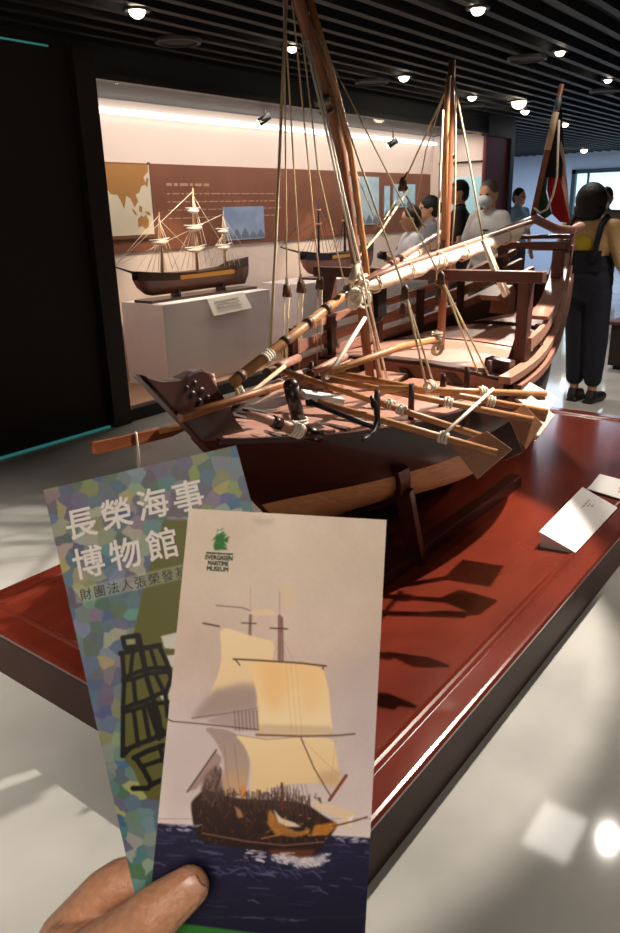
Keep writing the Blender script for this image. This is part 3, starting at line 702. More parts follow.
# windlass and bitts near the bow
bt = [at(299, 421, y=1.42), at(294, 402, y=1.42), at(291, 386, y=1.42)]
part('bitt', MB().tube(bt, [.022, .023, .025], 12).ball(bt[2], .025), m_wood_d, ship)
wl = [at(248, 414, y=1.43), at(272, 421, y=1.40), at(296, 430, y=1.37), at(304, 432, y=1.36), at(320, 436, y=1.34)]
part('windlass_barrel', MB().tube(wl[:4], [.012, .015, .018, .018], 12), m_deck, ship)
part('barrel_end', MB().tube([wl[3], wl[4]], [.022, .022], 12), m_wood_d, ship)
part('barrel_end', MB().tube([wl[1], wl[1].lerp(wl[2], .35)], .019, 12), m_wood_d, ship)
lashing(wl[2], .021, wl[3]-wl[1], 4)
lashing(bt[0], .027, (0, 0, 1), 2)
part('loose_plank', MB().beam(at(303, 394, y=1.5), at(341, 400, y=1.42), .07, .02), m_card, ship)
# port side poles lying on deck and port pins
for u, v, u2, v2 in [(268, 372, 298, 358), (296, 383, 330, 368), (311, 374, 345, 356), (318, 378, 352, 362), (262, 392, 300, 374)]:
    a, b = at(u, v, y=1.78), at(u2, v2, y=1.86)
    part('deck_pole', MB().tube([a, b], .017, 10), m_woodx, ship)
    part('pole_end', MB().tube([a, a+(a-b).normalized()*.012], .0175, 10), m_stem, ship)
for u, v in [(289, 377), (312, 369), (334, 362)]:
    p = at(u, v, y=2.02); part('thole_pin', MB().tube([p-V((0, 0, .04)), p+V((0, 0, .035))], .011, 8), m_stem, ship)
# starboard thole pins
for (u, v, v2) in [(377, 424, 398), (411, 417, 393), (442, 405, 380), (466, 397, 376), (488, 390, 368)]:
    p = at(u, v, z=.795); part('thole_pin', MB().tube([p-V((0, 0, .01)), p+V((0, 0, .12))], [.012, .010], 10), m_stem, ship)

# ------------------------------------------------------------------ cradle under the hull
t = thing('hull_cradle', 'dark wooden cradle holding the big model ship above the platform', 'cradle', (2.9, YC, PZ-.009))
zb = PZ-.009
part('runner', MB().box(2.0, 3.34, YC-.33, YC-.27, zb, zb+.055), m_stem, t, bevel=.004)
part('runner', MB().box(2.0, 3.34, YC+.27, YC+.33, zb, zb+.055), m_stem, t, bevel=.004)
part('keel_block', MB().box(1.98, 4.28, YC-.03, YC+.03, zb, .292), m_stem, t)
for s in (.17,):
    for sd in (-1, 1):
        pts = [hull_pt(s, tt, sd, .012) for tt in (.02, .12, .25, .4, .55, .66)]
        x = pts[0].x; rows = []
        for q in pts:
            rows.append([V((q.x-.036, q.y, q.z)), V((q.x+.036, q.y, q.z)), V((q.x+.036, q.y+sd*.02, q.z-.006)), V((q.x-.036, q.y+sd*.02, q.z-.006))])
        mb = MB().grid(rows, smooth=False, close=True); mb.f.append([20, 21, 22, 23]); mb.m.append(0); mb.s.append(False)
        mb.box(x-.022, x+.022, min(YC+sd*.01, YC+sd*.2), max(YC+sd*.01, YC+sd*.2), zb+.05, zb+.09)
        mb.beam((x, pts[3].y+sd*.012, zb), pts[3]+V((0, sd*.012, .01)), .066, .03, up=(1, 0, 0))
        mb.box(x-.03, x+.03, min(YC+sd*.1, pts[3].y+sd*.03), max(YC+sd*.1, pts[3].y+sd*.03), zb, zb+.04)
        part('cradle_arm', mb, m_stem, t)

# ------------------------------------------------------------------ oars laid over the starboard side
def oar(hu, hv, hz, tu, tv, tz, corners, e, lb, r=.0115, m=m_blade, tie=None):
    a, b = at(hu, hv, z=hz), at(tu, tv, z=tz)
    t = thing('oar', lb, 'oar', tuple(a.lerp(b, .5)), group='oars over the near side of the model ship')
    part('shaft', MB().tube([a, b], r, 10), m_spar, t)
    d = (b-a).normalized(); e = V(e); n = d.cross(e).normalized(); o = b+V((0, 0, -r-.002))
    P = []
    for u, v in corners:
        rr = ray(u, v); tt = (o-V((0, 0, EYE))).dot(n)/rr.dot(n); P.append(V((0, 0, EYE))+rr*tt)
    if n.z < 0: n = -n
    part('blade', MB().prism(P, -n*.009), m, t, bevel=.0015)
    for f in (tie or []):
        p = a.lerp(b, f); lashing(p, r+.004, d, 3, parent=t)
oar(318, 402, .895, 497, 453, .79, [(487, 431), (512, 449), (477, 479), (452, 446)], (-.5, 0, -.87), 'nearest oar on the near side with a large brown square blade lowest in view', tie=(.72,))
oar(280, 370, .94, 486, 438, .785, [(510, 421), (523, 452), (503, 461), (478, 440)], (-.35, 0, -.94), 'second oar with a dark shaded blade turned edge-on behind the nearest blade', m=m_wood_d, tie=(.5, .62))  # blade's shaded side put into its colour with the dark hull wood
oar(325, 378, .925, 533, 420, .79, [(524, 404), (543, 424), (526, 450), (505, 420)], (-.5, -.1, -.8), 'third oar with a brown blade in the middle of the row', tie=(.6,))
oar(330, 372, .92, 548, 412, .80, [(531, 395), (555, 415), (535, 442), (512, 412)], (-.8, -.2, -.5), 'fourth oar with a pinkish lit blade second from the stern', tie=(.5, .75), m=mat('blade_lit_pink', (206, 160, 136), .5, var=.1))  # pinkish light on this blade is put into its wood colour
oar(380, 388, .9, 546, 394, .82, [(530, 382), (557, 397), (546, 416), (515, 398)], (-.85, -.3, -.3), 'farthest oar with the brightest white-lit blade nearest the stern', tie=(.6,), m=mat('blade_lit_pale', (226, 204, 190), .5, var=.08))  # bright light on this blade painted in as a paler wood
lk = part('oar_line', MB().tube([at(444, 434, z=.835), at(468, 412, z=.86), at(493, 389, z=.865)], .006, 6), m_ropeg); tag(lk, 'pale rope tying the near side oars together across their shafts', 'rope')
# port oar sticking out beyond the bow
a, b = at(93, 448, y=2.06), at(172, 431, y=1.98)
t = thing('oar', 'single oar with a long narrow brown blade sticking out left of the bow', 'oar', tuple(a.lerp(b, .5)))
d = (b-a).normalized()
part('blade', MB().prism([at(92, 443, y=2.06), at(172, 426, y=1.99), at(190, 423, y=1.97), at(190, 428, y=1.97), at(172, 437, y=1.99), at(97, 455, y=2.06), at(92, 453, y=2.06)], (.004, .012, .0)), mat('oar_brown', (140, 76, 42), .45, var=.25), t, bevel=.002)
part('shaft', MB().tube([at(160, 431, y=1.99), at(215, 418, y=1.95), at(262, 405, y=1.9)], .012, 8), m_spar, t)
part('hanging_line', MB().tube([at(136, 432, y=2.02), at(138, 448, y=2.02), at(140, 470, y=2.03)], .004, 6), m_ropeg, t)
# black anchor lying on the near bow deck
t = thing('anchor', 'small black iron anchor lying on the near bow deck of the model', 'anchor', tuple(at(345, 415, y=1.3)))
sk = [at(310, 402, y=1.47), at(335, 412, y=1.36), at(376, 428, y=1.2)]
part('shank', MB().tube(sk, [.010, .009, .009], 8).ball(sk[0], .016), m_iron, t)
part('arm', MB().tube([at(371, 397, y=1.2), at(376, 408, y=1.2), at(378, 420, y=1.19), at(374, 432, y=1.18), at(362, 441, y=1.17)], [.005, .009, .0095, .008, .004], 8), m_iron, t)
part('fluke', MB().tube([at(371, 396, y=1.2), at(374.5, 405, y=1.2)], [.003, .013], 6), m_iron, t)
part('fluke', MB().tube([at(361, 441, y=1.17), at(368, 437, y=1.17)], [.003, .012], 6), m_iron, t)
# ------------------------------------------------------------------ visitors
m_skin = mat('skin', (206, 152, 122), .5, sss=.1)
m_hair = mat('black_hair', (14, 11, 11), .65, bump=.3, scale=60)
m_shoe = mat('dark_shoe', (24, 22, 24), .5)
m_eye = mat('dark_eye', (20, 16, 14), .2)
m_mask = mat('face_mask', (196, 202, 206), .7)
def person(label, loc, h, yaw, shirt, pants, hair='short', hairmat=None, head_yaw=0, arms=None, mask=False, sleeve=.7, pant_len=1.0, stance=.1, voxel=.014, overalls=None, group=None, lean=0, slean=0, wide=1.0):
    k = h/1.70
    t = thing('person', label, 'person', loc, math.radians(yaw), group=group)
    S = lambda x, y, z: V(((x+lean*z)*k, (y*wide+slean*z)*k, z*k))
    HR = Matrix.Rotation(math.radians(head_yaw), 3, 'Z')
    hc = V((.02+lean*1.5, slean*1.575, 1.575))
    H = lambda x, y, z: (hc+HR @ V((x, y, z)))*k
    arms = arms or {}
    A = {1: arms.get('L', ((.0, .235, 1.12), (.06, .245, .88))), -1: arms.get('R', ((.0, -.235, 1.12), (.06, -.245, .88)))}
    b = MB()
    for s in (1, -1):
        b.capsule(S(0, s*.085, .9), S(.015, s*stance*.95, .48), .078*k, .052*k).capsule(S(.015, s*stance*.95, .48), S(-.015, s*stance, .09), .052*k, .036*k)
        b.capsule(S(-.035, s*stance, .045), S(.13, s*(stance+.015), .032), .034*k, .028*k)
        b.capsule(S(0, s*.155, 1.385), S(*A[s][0]), .048*k, .038*k).capsule(S(*A[s][0]), S(*A[s][1]), .038*k, .026*k)
        w_, e_ = V(A[s][1]), V(A[s][0]); d = (w_-e_).normalized(); sd = d.cross(V((0, s, .15))).normalized()
        b.capsule(S(*w_), S(*(w_+d*.075)), .028*k, .03*k)
        for q in range(4):
            o = w_+d*.085+sd*(.026*(q-1.5)*.8); L = (.07, .082, .078, .06)[q]
            b.capsule(S(*o), S(*(o+d*L*.55)), .0105*k, .0095*k, 8).capsule(S(*(o+d*L*.55)), S(*(o+d*L+V((.012, 0, -.01)))), .0095*k, .008*k, 8)
        o = w_+d*.03+sd*-.028; b.capsule(S(*o), S(*(o+d*.05-sd*.035)), .012*k, .009*k, 8)
    b.ball(S(0, 0, .95), (.12*k, .16*k, .13*k)).ball(S(0, 0, 1.1), (.105*k, .14*k, .17*k)).ball(S(0, 0, 1.27), (.11*k, .165*k, .17*k))
    b.capsule(S(0, -.13, 1.385), S(0, .13, 1.385), .055*k, .055*k).capsule(S(-.005, 0, 1.36), H(-.02, 0, -.06), .058*k, .052*k)
    b.ball(H(0, 0, .01), (.098*k, .076*k, .112*k)).ball(H(.03, 0, -.06), (.062*k, .056*k, .06*k)).capsule(H(.085, 0, .0), H(.108, 0, -.028), .011*k, .014*k, 8)
    b.capsule(H(.07, -.02, -.066), H(.07, .02, -.066), .014*k, .014*k, 8).capsule(H(.078, -.03, .022), H(.078, .03, .022), .014*k, .014*k, 8)
    for s in (1, -1): b.ball(H(-.005, s*.078, -.005), (.022*k, .012*k, .032*k))
    part('body', blob(b, voxel, 3), m_skin, t, local=True)
    ey = MB()
    for s in (1, -1): ey.ball(H(.085, s*.031, .004), (.012*k, .014*k, .008*k), 8, 6)
    part('eyes', ey, m_eye, t, local=True)
    # shirt
    c = MB(); c.ball(S(0, 0, 1.27), (.128*k, .185*k, .17*k)).ball(S(0, 0, 1.08), (.125*k, .168*k, .2*k)).ball(S(.0, 0, .97), (.128*k, .172*k, .1*k))
    c.capsule(S(0, -.135, 1.385), S(0, .135, 1.385), .066*k, .066*k).capsule(S(0, 0, 1.4), S(0, 0, 1.43), .075*k, .066*k)
    for s in (1, -1):
        sh = V((0, s*.155, 1.385)); e_ = V(A[s][0]); c.capsule(S(*sh), S(*sh.lerp(e_, min(1, sleeve))), .064*k, .066*k)
        if sleeve > 1: c.capsule(S(*e_), S(*e_.lerp(V(A[s][1]), sleeve-1)), .056*k, .042*k)
    part('shirt', blob(c, voxel, 3), shirt, t, local=True)
    # trousers
    c = MB(); c.ball(S(0, 0, .93), (.135*k, .178*k, .13*k))
    wd = 1.3 if overalls else 1.0
    for s in (1, -1):
        kn, an = V((.015, s*stance*.95, .48)), V((-.015, s*stance, .09))
        en = kn.lerp(an, pant_len) if pant_len > 0 else V((0, s*.085, .9)).lerp(kn, 1+pant_len)
        c.capsule(S(0, s*.085, .9), S(*kn), .096*k, .074*k*wd)
        if pant_len > 0: c.capsule(S(*kn), S(*en), .074*k*wd, .056*k*wd)
    if overalls:
        c.ball(S(0, 0, 1.07), (.142*k, .19*k, .17*k)).ball(S(0, 0, .98), (.15*k, .2*k, .18*k))
    po = part('overalls' if overalls else 'trousers', blob(c, voxel, 3), pants, t, local=True)
    if overalls:
        bp = MB(); bp.grid([[S(-.137+.02*abs(y/.12)**2 + (0 if z > 1.1 else -.006), y*(1 if z > 1.08 else 1.1), z) for y in (-.13, -.065, 0, .065, .13)] for z in (1.06, 1.14, 1.215)], smooth=True)
        for s in (1, -1):
            bp.tube([S(-.136, s*.085, 1.14), S(-.136, s*.1, 1.26), S(-.098, s*.115, 1.4), S(-.02, s*.12, 1.458), S(.07, s*.11, 1.42), S(.13, s*.09, 1.25)], .024*k, 8)
        part('strap', bp, pants, po, local=True)
        part('yellow_print', MB().ball(S(-.112, .0, 1.26), (.02*k, .085*k, .075*k)), mat('yellow_print', (206, 178, 40), .6), t, local=True)
    # hair
    c = MB()
    if hair == 'bob':
        c.ball(H(-.022, 0, .01), (.12*k, .122*k, .132*k)).ball(H(-.035, 0, -.06), (.108*k, .124*k, .075*k)).ball(H(-.05, 0, -.1), (.085*k, .112*k, .05*k))
    elif hair == 'tied':
        c.ball(H(-.015, 0, .03), (.107*k, .09*k, .1*k)).ball(H(-.12, 0, .0), (.045*k, .042*k, .05*k)).ball(H(-.05, 0, -.02), (.075*k, .085*k, .08*k))
    else:
        c.ball(H(-.014, 0, .032), (.101*k, .083*k, .103*k)).ball(H(-.045, 0, -.01), (.068*k, .08*k, .085*k))
    part('hair', blob(c, voxel*.8, 2), hairmat or m_hair, t, local=True)
    if mask:
        part('mask', MB().ball(H(.058, 0, -.048), (.07*k, .064*k, .058*k)), m_mask, t, local=True)
    for s in (1, -1):
        c = MB().capsule(S(-.035, s*stance, .045), S(.13, s*(stance+.015), .038), .046*k, .04*k).capsule(S(-.03, s*stance, .05), S(-.02, s*stance, .085), .046*k, .042*k).box(-.075*k, .165*k, (s*stance-.04)*k, (s*stance+.05)*k, 0, .02*k)
        part('shoe', blob(c, .008, 2), m_shoe, t, local=True)
    return t
pos = at(583, 401, z=0)
person('woman in navy dungarees and tan top with black bob hair, seen from behind', pos, 1.62, -8, mat('tan_top', (208, 172, 120), .8), mat('navy_denim', (17, 20, 34), .8, var=.2, scale=20), 'bob', head_yaw=-8, overalls=True, slean=.055, wide=1.16,
    arms={'R': ((-.01, -.25, 1.1), (.16, -.2, .93)), 'L': ((.03, .23, 1.12), (.2, .14, 1.0))}, sleeve=.95, pant_len=.72, stance=.068, voxel=.011)
def stand(u, v, x): p = at(u, v, x=x); return (p.x, p.y, 0), p.z
loc, h = stand(491, 180, 6.6)
o = person('grey-haired man in white masked face and pale shirt behind the model stern', loc, h, 165, mat('pale_shirt', (168, 166, 164), .8), mat('khaki', (92, 92, 66), .8), 'short', mat('grey_hair', (96, 88, 80), .6), head_yaw=10, mask=True,
    arms={'R': ((.03, -.24, 1.12), (.2, -.1, 1.12)), 'L': ((.02, .24, 1.1), (.18, .14, 1.0))}, pant_len=-.15)
part('shirt_mark', MB().ball(V((.135*h/1.7, .07*h/1.7, 1.28*h/1.7)), (.006, .05, .012)), m_black2, o, local=True)
loc, h = stand(461, 180, 7.7)
person('dark-haired visitor in black T-shirt half hidden behind the shorter mast', loc, h, 120, mat('black_tshirt', (22, 20, 24), .85), mat('dark_jeans', (34, 34, 44), .8), 'short', head_yaw=10, arms={'R': ((.06, -.23, 1.14), (.2, -.06, 1.24))})
loc, h = stand(431, 195, 6.7)
person('visitor with dark tied hair and grey top looking into the display case', loc, h, 125, mat('grey_top', (112, 110, 118), .85), mat('grey_trousers', (88, 88, 96), .85), 'tied', head_yaw=10)
loc, h = stand(413, 206, 6.1)
kid = person('child in white T-shirt with navy sleeves standing by the display case', loc, h, 140, mat('white_tshirt', (200, 202, 208), .85), mat('pale_shorts', (168, 166, 164), .85), 'short', head_yaw=-15, arms={'R': ((.08, -.21, 1.14), (.22, -.08, 1.2)), 'L': ((.08, .21, 1.14), (.22, .06, 1.2))}, pant_len=.1)
kk = h/1.7
for s in (1, -1):
    part('sleeve_band', MB().capsule(V((.03, s*.19, 1.27))*kk, V((.045, s*.198, 1.22))*kk, .073*kk, .07*kk), mat('navy_sleeve', (36, 36, 76), .8), kid, local=True)
R_ = Matrix.Rotation(math.radians(140), 3, 'Z')
cp = V(loc)+R_ @ (V((.31, 0, 1.235))*kk)
t = thing('camera', 'small black camera held by the child in the white T-shirt', 'camera', cp, math.radians(140))
part('camera_body', MB().box(-.02, .02, -.055, .055, -.035, .035), m_black2, t, local=True, bevel=.006)
part('lens', MB().tube([(.02, 0, 0), (.05, 0, 0)], .026, 12), m_ring, t, local=True)
p = at(519, 188, x=10.9)
person('distant dark-haired visitor in pale blue shirt beyond the red pillar', (p.x, p.y, 0), p.z, 250, mat('blue_shirt', (150, 180, 206), .8), mat('navy_trousers', (40, 44, 60), .8), 'short', head_yaw=0)
p = at(607, 187, x=9.2)
person('masked visitor in grey facing the camera behind the woman in dungarees', (p.x, p.y, 0), p.z, 190, mat('grey_blouse', (128, 122, 122), .8), mat('dark_trousers', (44, 42, 46), .8), 'short', mask=True)
# low cabinet at the right edge behind the woman
a = at(611, 330, x=7.2)
t = thing('low_cabinet', 'dark low cabinet at the right edge behind the woman in dungarees', 'cabinet', (7.5, a.y-.4, 0))
part('carcass', MB().box(7.2, 7.8, a.y-.9, a.y, .04, .42), mat('cabinet_dark', (44, 26, 22), .5), t, bevel=.006)
part('top', MB().box(7.17, 7.83, a.y-.92, a.y+.02, .42, .45), m_post, t, bevel=.004)
part('plinth', MB().box(7.24, 7.76, a.y-.88, a.y-.04, 0, .04), m_black2, t)
# ------------------------------------------------------------------ leaflets: prints painted procedurally (numpy raster -> colour attribute on the sheet's own grid)
class Canvas:
    def __init__(s, u0, v0, u1, v1, k, rgb):
        s.u0, s.v0, s.k = u0, v0, k; s.w, s.h = int((u1-u0)*k), int((v1-v0)*k)
        s.a = np.empty((s.h, s.w, 3), np.float64); s.a[:] = rgb
        yy, xx = np.mgrid[0:s.h, 0:s.w]; s.U = xx/k+u0; s.Vv = yy/k+v0
    def blend(s, m, rgb, y0=0, x0=0):
        h, w_ = m.shape; t = s.a[y0:y0+h, x0:x0+w_]; t[:] = t*(1-m[..., None])+np.asarray(rgb, float)*m[..., None]
    def poly(s, pts, rgb, al=1.0, soft=0, rgb2=None):
        pts = np.array(pts, float); pad = 2+soft*3
        if getattr(s, 'round', False) and len(pts) >= 7:
            for _ in range(2): nx_ = np.roll(pts, -1, 0); pts = np.stack([pts*.82+nx_*.18, pts*.18+nx_*.82], 1).reshape(-1, 2)
        x0 = max(0, int((pts[:, 0].min()-pad-s.u0)*s.k)); x1 = min(s.w, int((pts[:, 0].max()+pad-s.u0)*s.k)+2)
        y0 = max(0, int((pts[:, 1].min()-pad-s.v0)*s.k)); y1 = min(s.h, int((pts[:, 1].max()+pad-s.v0)*s.k)+2)
        if x1 <= x0 or y1 <= y0: return
        U, W = s.U[y0:y1, x0:x1], s.Vv[y0:y1, x0:x1]; ins = np.zeros(U.shape, bool); n = len(pts)
        for i in range(n):
            (ax, ay), (bx, by) = pts[i], pts[(i+1) % n]
            if ay == by: continue
            c = ((ay > W) != (by > W)) & (U < (bx-ax)*(W-ay)/(by-ay)+ax); ins ^= c
        m = ins.astype(float); r = int(max(1, soft*s.k))
        for _ in range(2):
            for ax_ in (0, 1):
                acc = np.zeros_like(m); 
                for d in range(-r, r+1): acc += np.roll(m, d, ax_)
                m = acc/(2*r+1)
            if not soft: break
        col = np.asarray(rgb, float)
        if rgb2 is not None:
            f = np.clip((W-pts[:, 1].min())/(np.ptp(pts[:, 1])+1e-6), 0, 1)[..., None]
            col = col*(1-f)+np.asarray(rgb2, float)*f
            t = s.a[y0:y1, x0:x1]; t[:] = t*(1-m[..., None]*al)+col*m[..., None]*al
        else: s.blend(m*al, col, y0, x0)
    def line(s, pts, wd, rgb, al=1.0):
        for (ax, ay), (bx, by) in zip(pts, pts[1:]):
            pad = wd+1
            x0 = max(0, int((min(ax, bx)-pad-s.u0)*s.k)); x1 = min(s.w, int((max(ax, bx)+pad-s.u0)*s.k)+2)
            y0 = max(0, int((min(ay, by)-pad-s.v0)*s.k)); y1 = min(s.h, int((max(ay, by)+pad-s.v0)*s.k)+2)
            if x1 <= x0 or y1 <= y0: continue
            U, W = s.U[y0:y1, x0:x1], s.Vv[y0:y1, x0:x1]; dx, dy = bx-ax, by-ay; L = dx*dx+dy*dy+1e-9
            t = np.clip(((U-ax)*dx+(W-ay)*dy)/L, 0, 1); d = np.hypot(U-ax-t*dx, W-ay-t*dy)
            s.blend(np.clip((wd/2-d)*s.k+.5, 0, 1)*al, rgb, y0, x0)
    def noise(s, amp, cell):
        h, w_ = int(s.h/(cell*s.k))+3, int(s.w/(cell*s.k))+3; g = RNG.rand(h, w_)-.5
        yy, xx = np.arange(s.h)/(cell*s.k), np.arange(s.w)/(cell*s.k); yi, xi = yy.astype(int), xx.astype(int); fy_, fx_ = (yy-yi)[:, None], (xx-xi)[None]
        n = g[yi][:, xi]*(1-fy_)*(1-fx_)+g[yi+1][:, xi]*fy_*(1-fx_)+g[yi][:, xi+1]*(1-fy_)*fx_+g[yi+1][:, xi+1]*fy_*fx_
        return n*amp
    def sample(s, u, v):
        x = np.clip((u-s.u0)*s.k, 0, s.w-1.01); y = np.clip((v-s.v0)*s.k, 0, s.h-1.01); xi, yi = x.astype(int), y.astype(int); fx_, fy_ = (x-xi)[:, None], (y-yi)[:, None]
        a = s.a
        return a[yi, xi]*(1-fx_)*(1-fy_)+a[yi, xi+1]*fx_*(1-fy_)+a[yi+1, xi]*(1-fx_)*fy_+a[yi+1, xi+1]*fx_*fy_
def srgb2lin(a):
    a = np.clip(a/255, 0, 1); return np.where(a <= .04045, a/12.92, ((a+.055)/1.055)**2.4)
def proj(p):
    d = V(p)-V((0, 0, EYE)); z = -d.dot(RZ); return CX+FPX*d.dot(RX)/z, CY-FPX*d.dot(RY)/z
PRINT_GAIN = 1.25
def leaflet(label, TL, TR, BL, BR, canvas, nx, ny, edge, gain=1.25):
    c = (TL+TR+BL+BR)/4; t = thing('leaflet', label, 'leaflet', tuple(c), group=None)
    for _ in range(1):
        a = canvas.a; canvas.a = (a*2+np.roll(a, 1, 0)+np.roll(a, -1, 0)+np.roll(a, 1, 1)+np.roll(a, -1, 1))/6
    n = (TR-TL).cross(BL-TL).normalized()
    if n.dot(V((0, 0, EYE))-c) < 0: n = -n
    part('paper', MB().add([TL, TR, BR, BL]+[p-n*.0012 for p in (TL, TR, BR, BL)], [(0, 1, 2, 3), (7, 6, 5, 4), (0, 4, 5, 1), (1, 5, 6, 2), (2, 6, 7, 3), (3, 7, 4, 0)]), edge, t)
    ss, tt = np.meshgrid(np.linspace(0, 1, nx), np.linspace(0, 1, ny)); ss, tt = ss.ravel()[:, None], tt.ravel()[:, None]
    P = np.array(TL)*(1-ss)*(1-tt)+np.array(TR)*ss*(1-tt)+np.array(BL)*(1-ss)*tt+np.array(BR)*ss*tt
    D = P-np.array([0, 0, EYE]); zc = -D @ np.array(RZ); u = CX+FPX*(D @ np.array(RX))/zc; v = CY-FPX*(D @ np.array(RY))/zc
    col = srgb2lin(canvas.sample(u, v))*gain
    P = P+np.array(n)*.0003-np.array(c)
    idx = np.arange(nx*ny).reshape(ny, nx); F = np.stack([idx[:-1, :-1], idx[1:, :-1], idx[1:, 1:], idx[:-1, 1:]], -1).reshape(-1, 4)
    me = bpy.data.meshes.new('printed_cover'); me.vertices.add(len(P)); me.vertices.foreach_set('co', P.astype(np.float32).ravel())
    me.loops.add(F.size); me.loops.foreach_set('vertex_index', F.ravel().astype(np.int32)); me.polygons.add(len(F)); me.polygons.foreach_set('loop_start', np.arange(0, F.size, 4, dtype=np.int32))
    me.update(calc_edges=True)
    at_ = me.color_attributes.new('print', 'FLOAT_COLOR', 'POINT'); at_.data.foreach_set('color', np.concatenate([col, np.ones((len(col), 1))], 1).astype(np.float32).ravel())
    o = bpy.data.objects.new('printed_cover', me); COL.objects.link(o); me.materials.append(m_print); o.parent = t
    return t, n
m_print = paint_mat('printed_paper', .4)
m_paper = mat('leaflet_paper', (196, 184, 172), .6)
def on_plane(u, v, o, n):
    r = ray(u, v); E_ = V((0, 0, EYE)); return E_+r*((o-E_).dot(n)/r.dot(n))

# --- front leaflet: a painted square-rigger at sea
cv = Canvas(125, 490, 405, 985, 2, (198, 181, 164))
f = np.clip((cv.Vv-508)/330, 0, 1)[..., None]
stops = [(0, (206, 192, 174)), (.22, (204, 188, 172)), (.45, (200, 180, 168)), (.68, (204, 190, 186)), (1, (214, 202, 198))]
for (a, ca), (b, cb) in zip(stops, stops[1:]):
    q = np.clip((f-a)/(b-a), 0, 1); m = (f >= a) & (f <= b)
    cv.a = np.where(m, np.array(ca)*(1-q)+np.array(cb)*q, cv.a)
cv.a += (cv.noise(14, 50)+cv.noise(8, 18)+cv.noise(4, 3))[..., None]
cv.poly([(160, 760), (190, 700), (240, 690), (240, 800), (165, 815)], (186, 172, 178), .35, 12)
cv.poly([(340, 660), (390, 640), (390, 760), (350, 760)], (176, 166, 172), .4, 12)
# sea
cv.round = True
cv.poly([(140, 822), (200, 826), (290, 833), (390, 839), (390, 1000), (130, 1000)], (34, 33, 62), 1, .5, (16, 16, 34))
for k in range(150):
    u = RNG.uniform(145, 372); v = 828+RNG.rand()**1.3*85+(u-150)*.06; L = RNG.uniform(4, 22); c_ = [(60, 62, 100), (20, 20, 44), (44, 46, 82), (96, 100, 132)][RNG.randint(4)]
    cv.line([(u, v), (u+L*.5, v+RNG.uniform(-1, 2)), (u+L, v+RNG.uniform(0, 3))], RNG.uniform(.6, 2), c_, .5)
def P2(*pts): return [(165+x/2.952, 690+y/2.952) for x, y in pts]
def P1(*pts): return [(180+x/3.444, 570+y/3.444) for x, y in pts]
dk_, br = (62, 42, 40), (96, 66, 54)
# masts, far yards
cv.line(P1((243, 60), (243, 160)), .8, (170, 140, 130), .7); cv.line(P1((243, 155), (240, 240)), 3, (112, 78, 74), .8); cv.line(P1((212, 182), (262, 184)), 1.2, dk_, .8)
cv.line(P1((343, 75), (343, 165)), .9, (150, 118, 106), .7); cv.line(P1((343, 160), (343, 312)), 3.6, (120, 82, 70), .85); cv.line(P1((352, 165), (354, 310)), 2, (92, 60, 54), .7); cv.line(P1((310, 200), (370, 203)), 1.4, dk_, .85)
cv.line(P1((125, 122), (215, 130), (240, 140)), 1.3, (128, 96, 88), .8)
cv.poly(P1((352, 60), (372, 48), (396, 80), (396, 110), (372, 128), (352, 118)), (212, 190, 160), .8, .8)
cv.poly(P1((232, 148), (262, 136), (300, 134), (330, 142), (322, 158), (262, 158)), (220, 196, 160), .9, .6)
for x in (300, 320, 368, 390): cv.line(P1((345, 220), (x, 310)), .5, (150, 120, 108), .5)
# upper sails
cv.poly(P1((135, 190), (262, 232), (325, 245), (322, 320), (262, 400), (270, 472), (90, 445), (128, 372), (145, 300)), (236, 212, 166), .95, .6, (228, 200, 156))
cv.poly([(213, 692), (240, 683), (256, 684), (258, 708), (192, 718), (204, 702)], (164, 144, 136), .85, 3)
cv.poly(P2((150, 0), (275, 0), (275, 48), (80, 82), (110, 50)), (160, 142, 134), .75, 3)
cv.line(P1((80, 183), (135, 194)), 1.8, br); cv.line([(192, 718), (222, 714), (258, 708)], 1, br, .8)
cv.poly([(248, 661), (322, 664), (329, 690), (331, 715), (333, 734), (300, 738), (254, 736), (258, 700), (254, 680)], (240, 202, 142), 1, .5, (240, 222, 184))
cv.poly([(262, 664), (284, 664), (288, 690), (276, 715), (264, 700)], (228, 176, 108), .4, 5); cv.poly([(296, 664), (316, 666), (322, 700), (306, 720)], (236, 198, 140), .6, 4)
cv.poly([(256, 724), (331, 726), (333, 735), (255, 737)], (196, 172, 140), .7, 1.5)
cv.line([(233.5, 659), (262, 660.5), (300, 663), (326, 666)], 1.8, (96, 70, 58)); cv.line([(235, 659), (240, 665)], 1.3, br); cv.line([(323, 666), (323, 669)], 1.3, br)
for x in (292, 297, 302): cv.line([(x-6, 664), (x, 735)], .5, (190, 150, 100), .6)
# middle: gap with dark rigging
cv.poly(P2((120, 92), (205, 60), (275, 48), (276, 116), (220, 120)), (160, 140, 138), .7, 1)
for x in range(205, 272, 11): cv.line(P2((x, 62), (x+4, 118)), 1.2, (110, 88, 82), .7)
cv.line(P2((20, 92), (110, 100), (275, 117)), 1.3, (104, 80, 74)); cv.line(P2((20, 92), (10, 86)), 1.3, br)
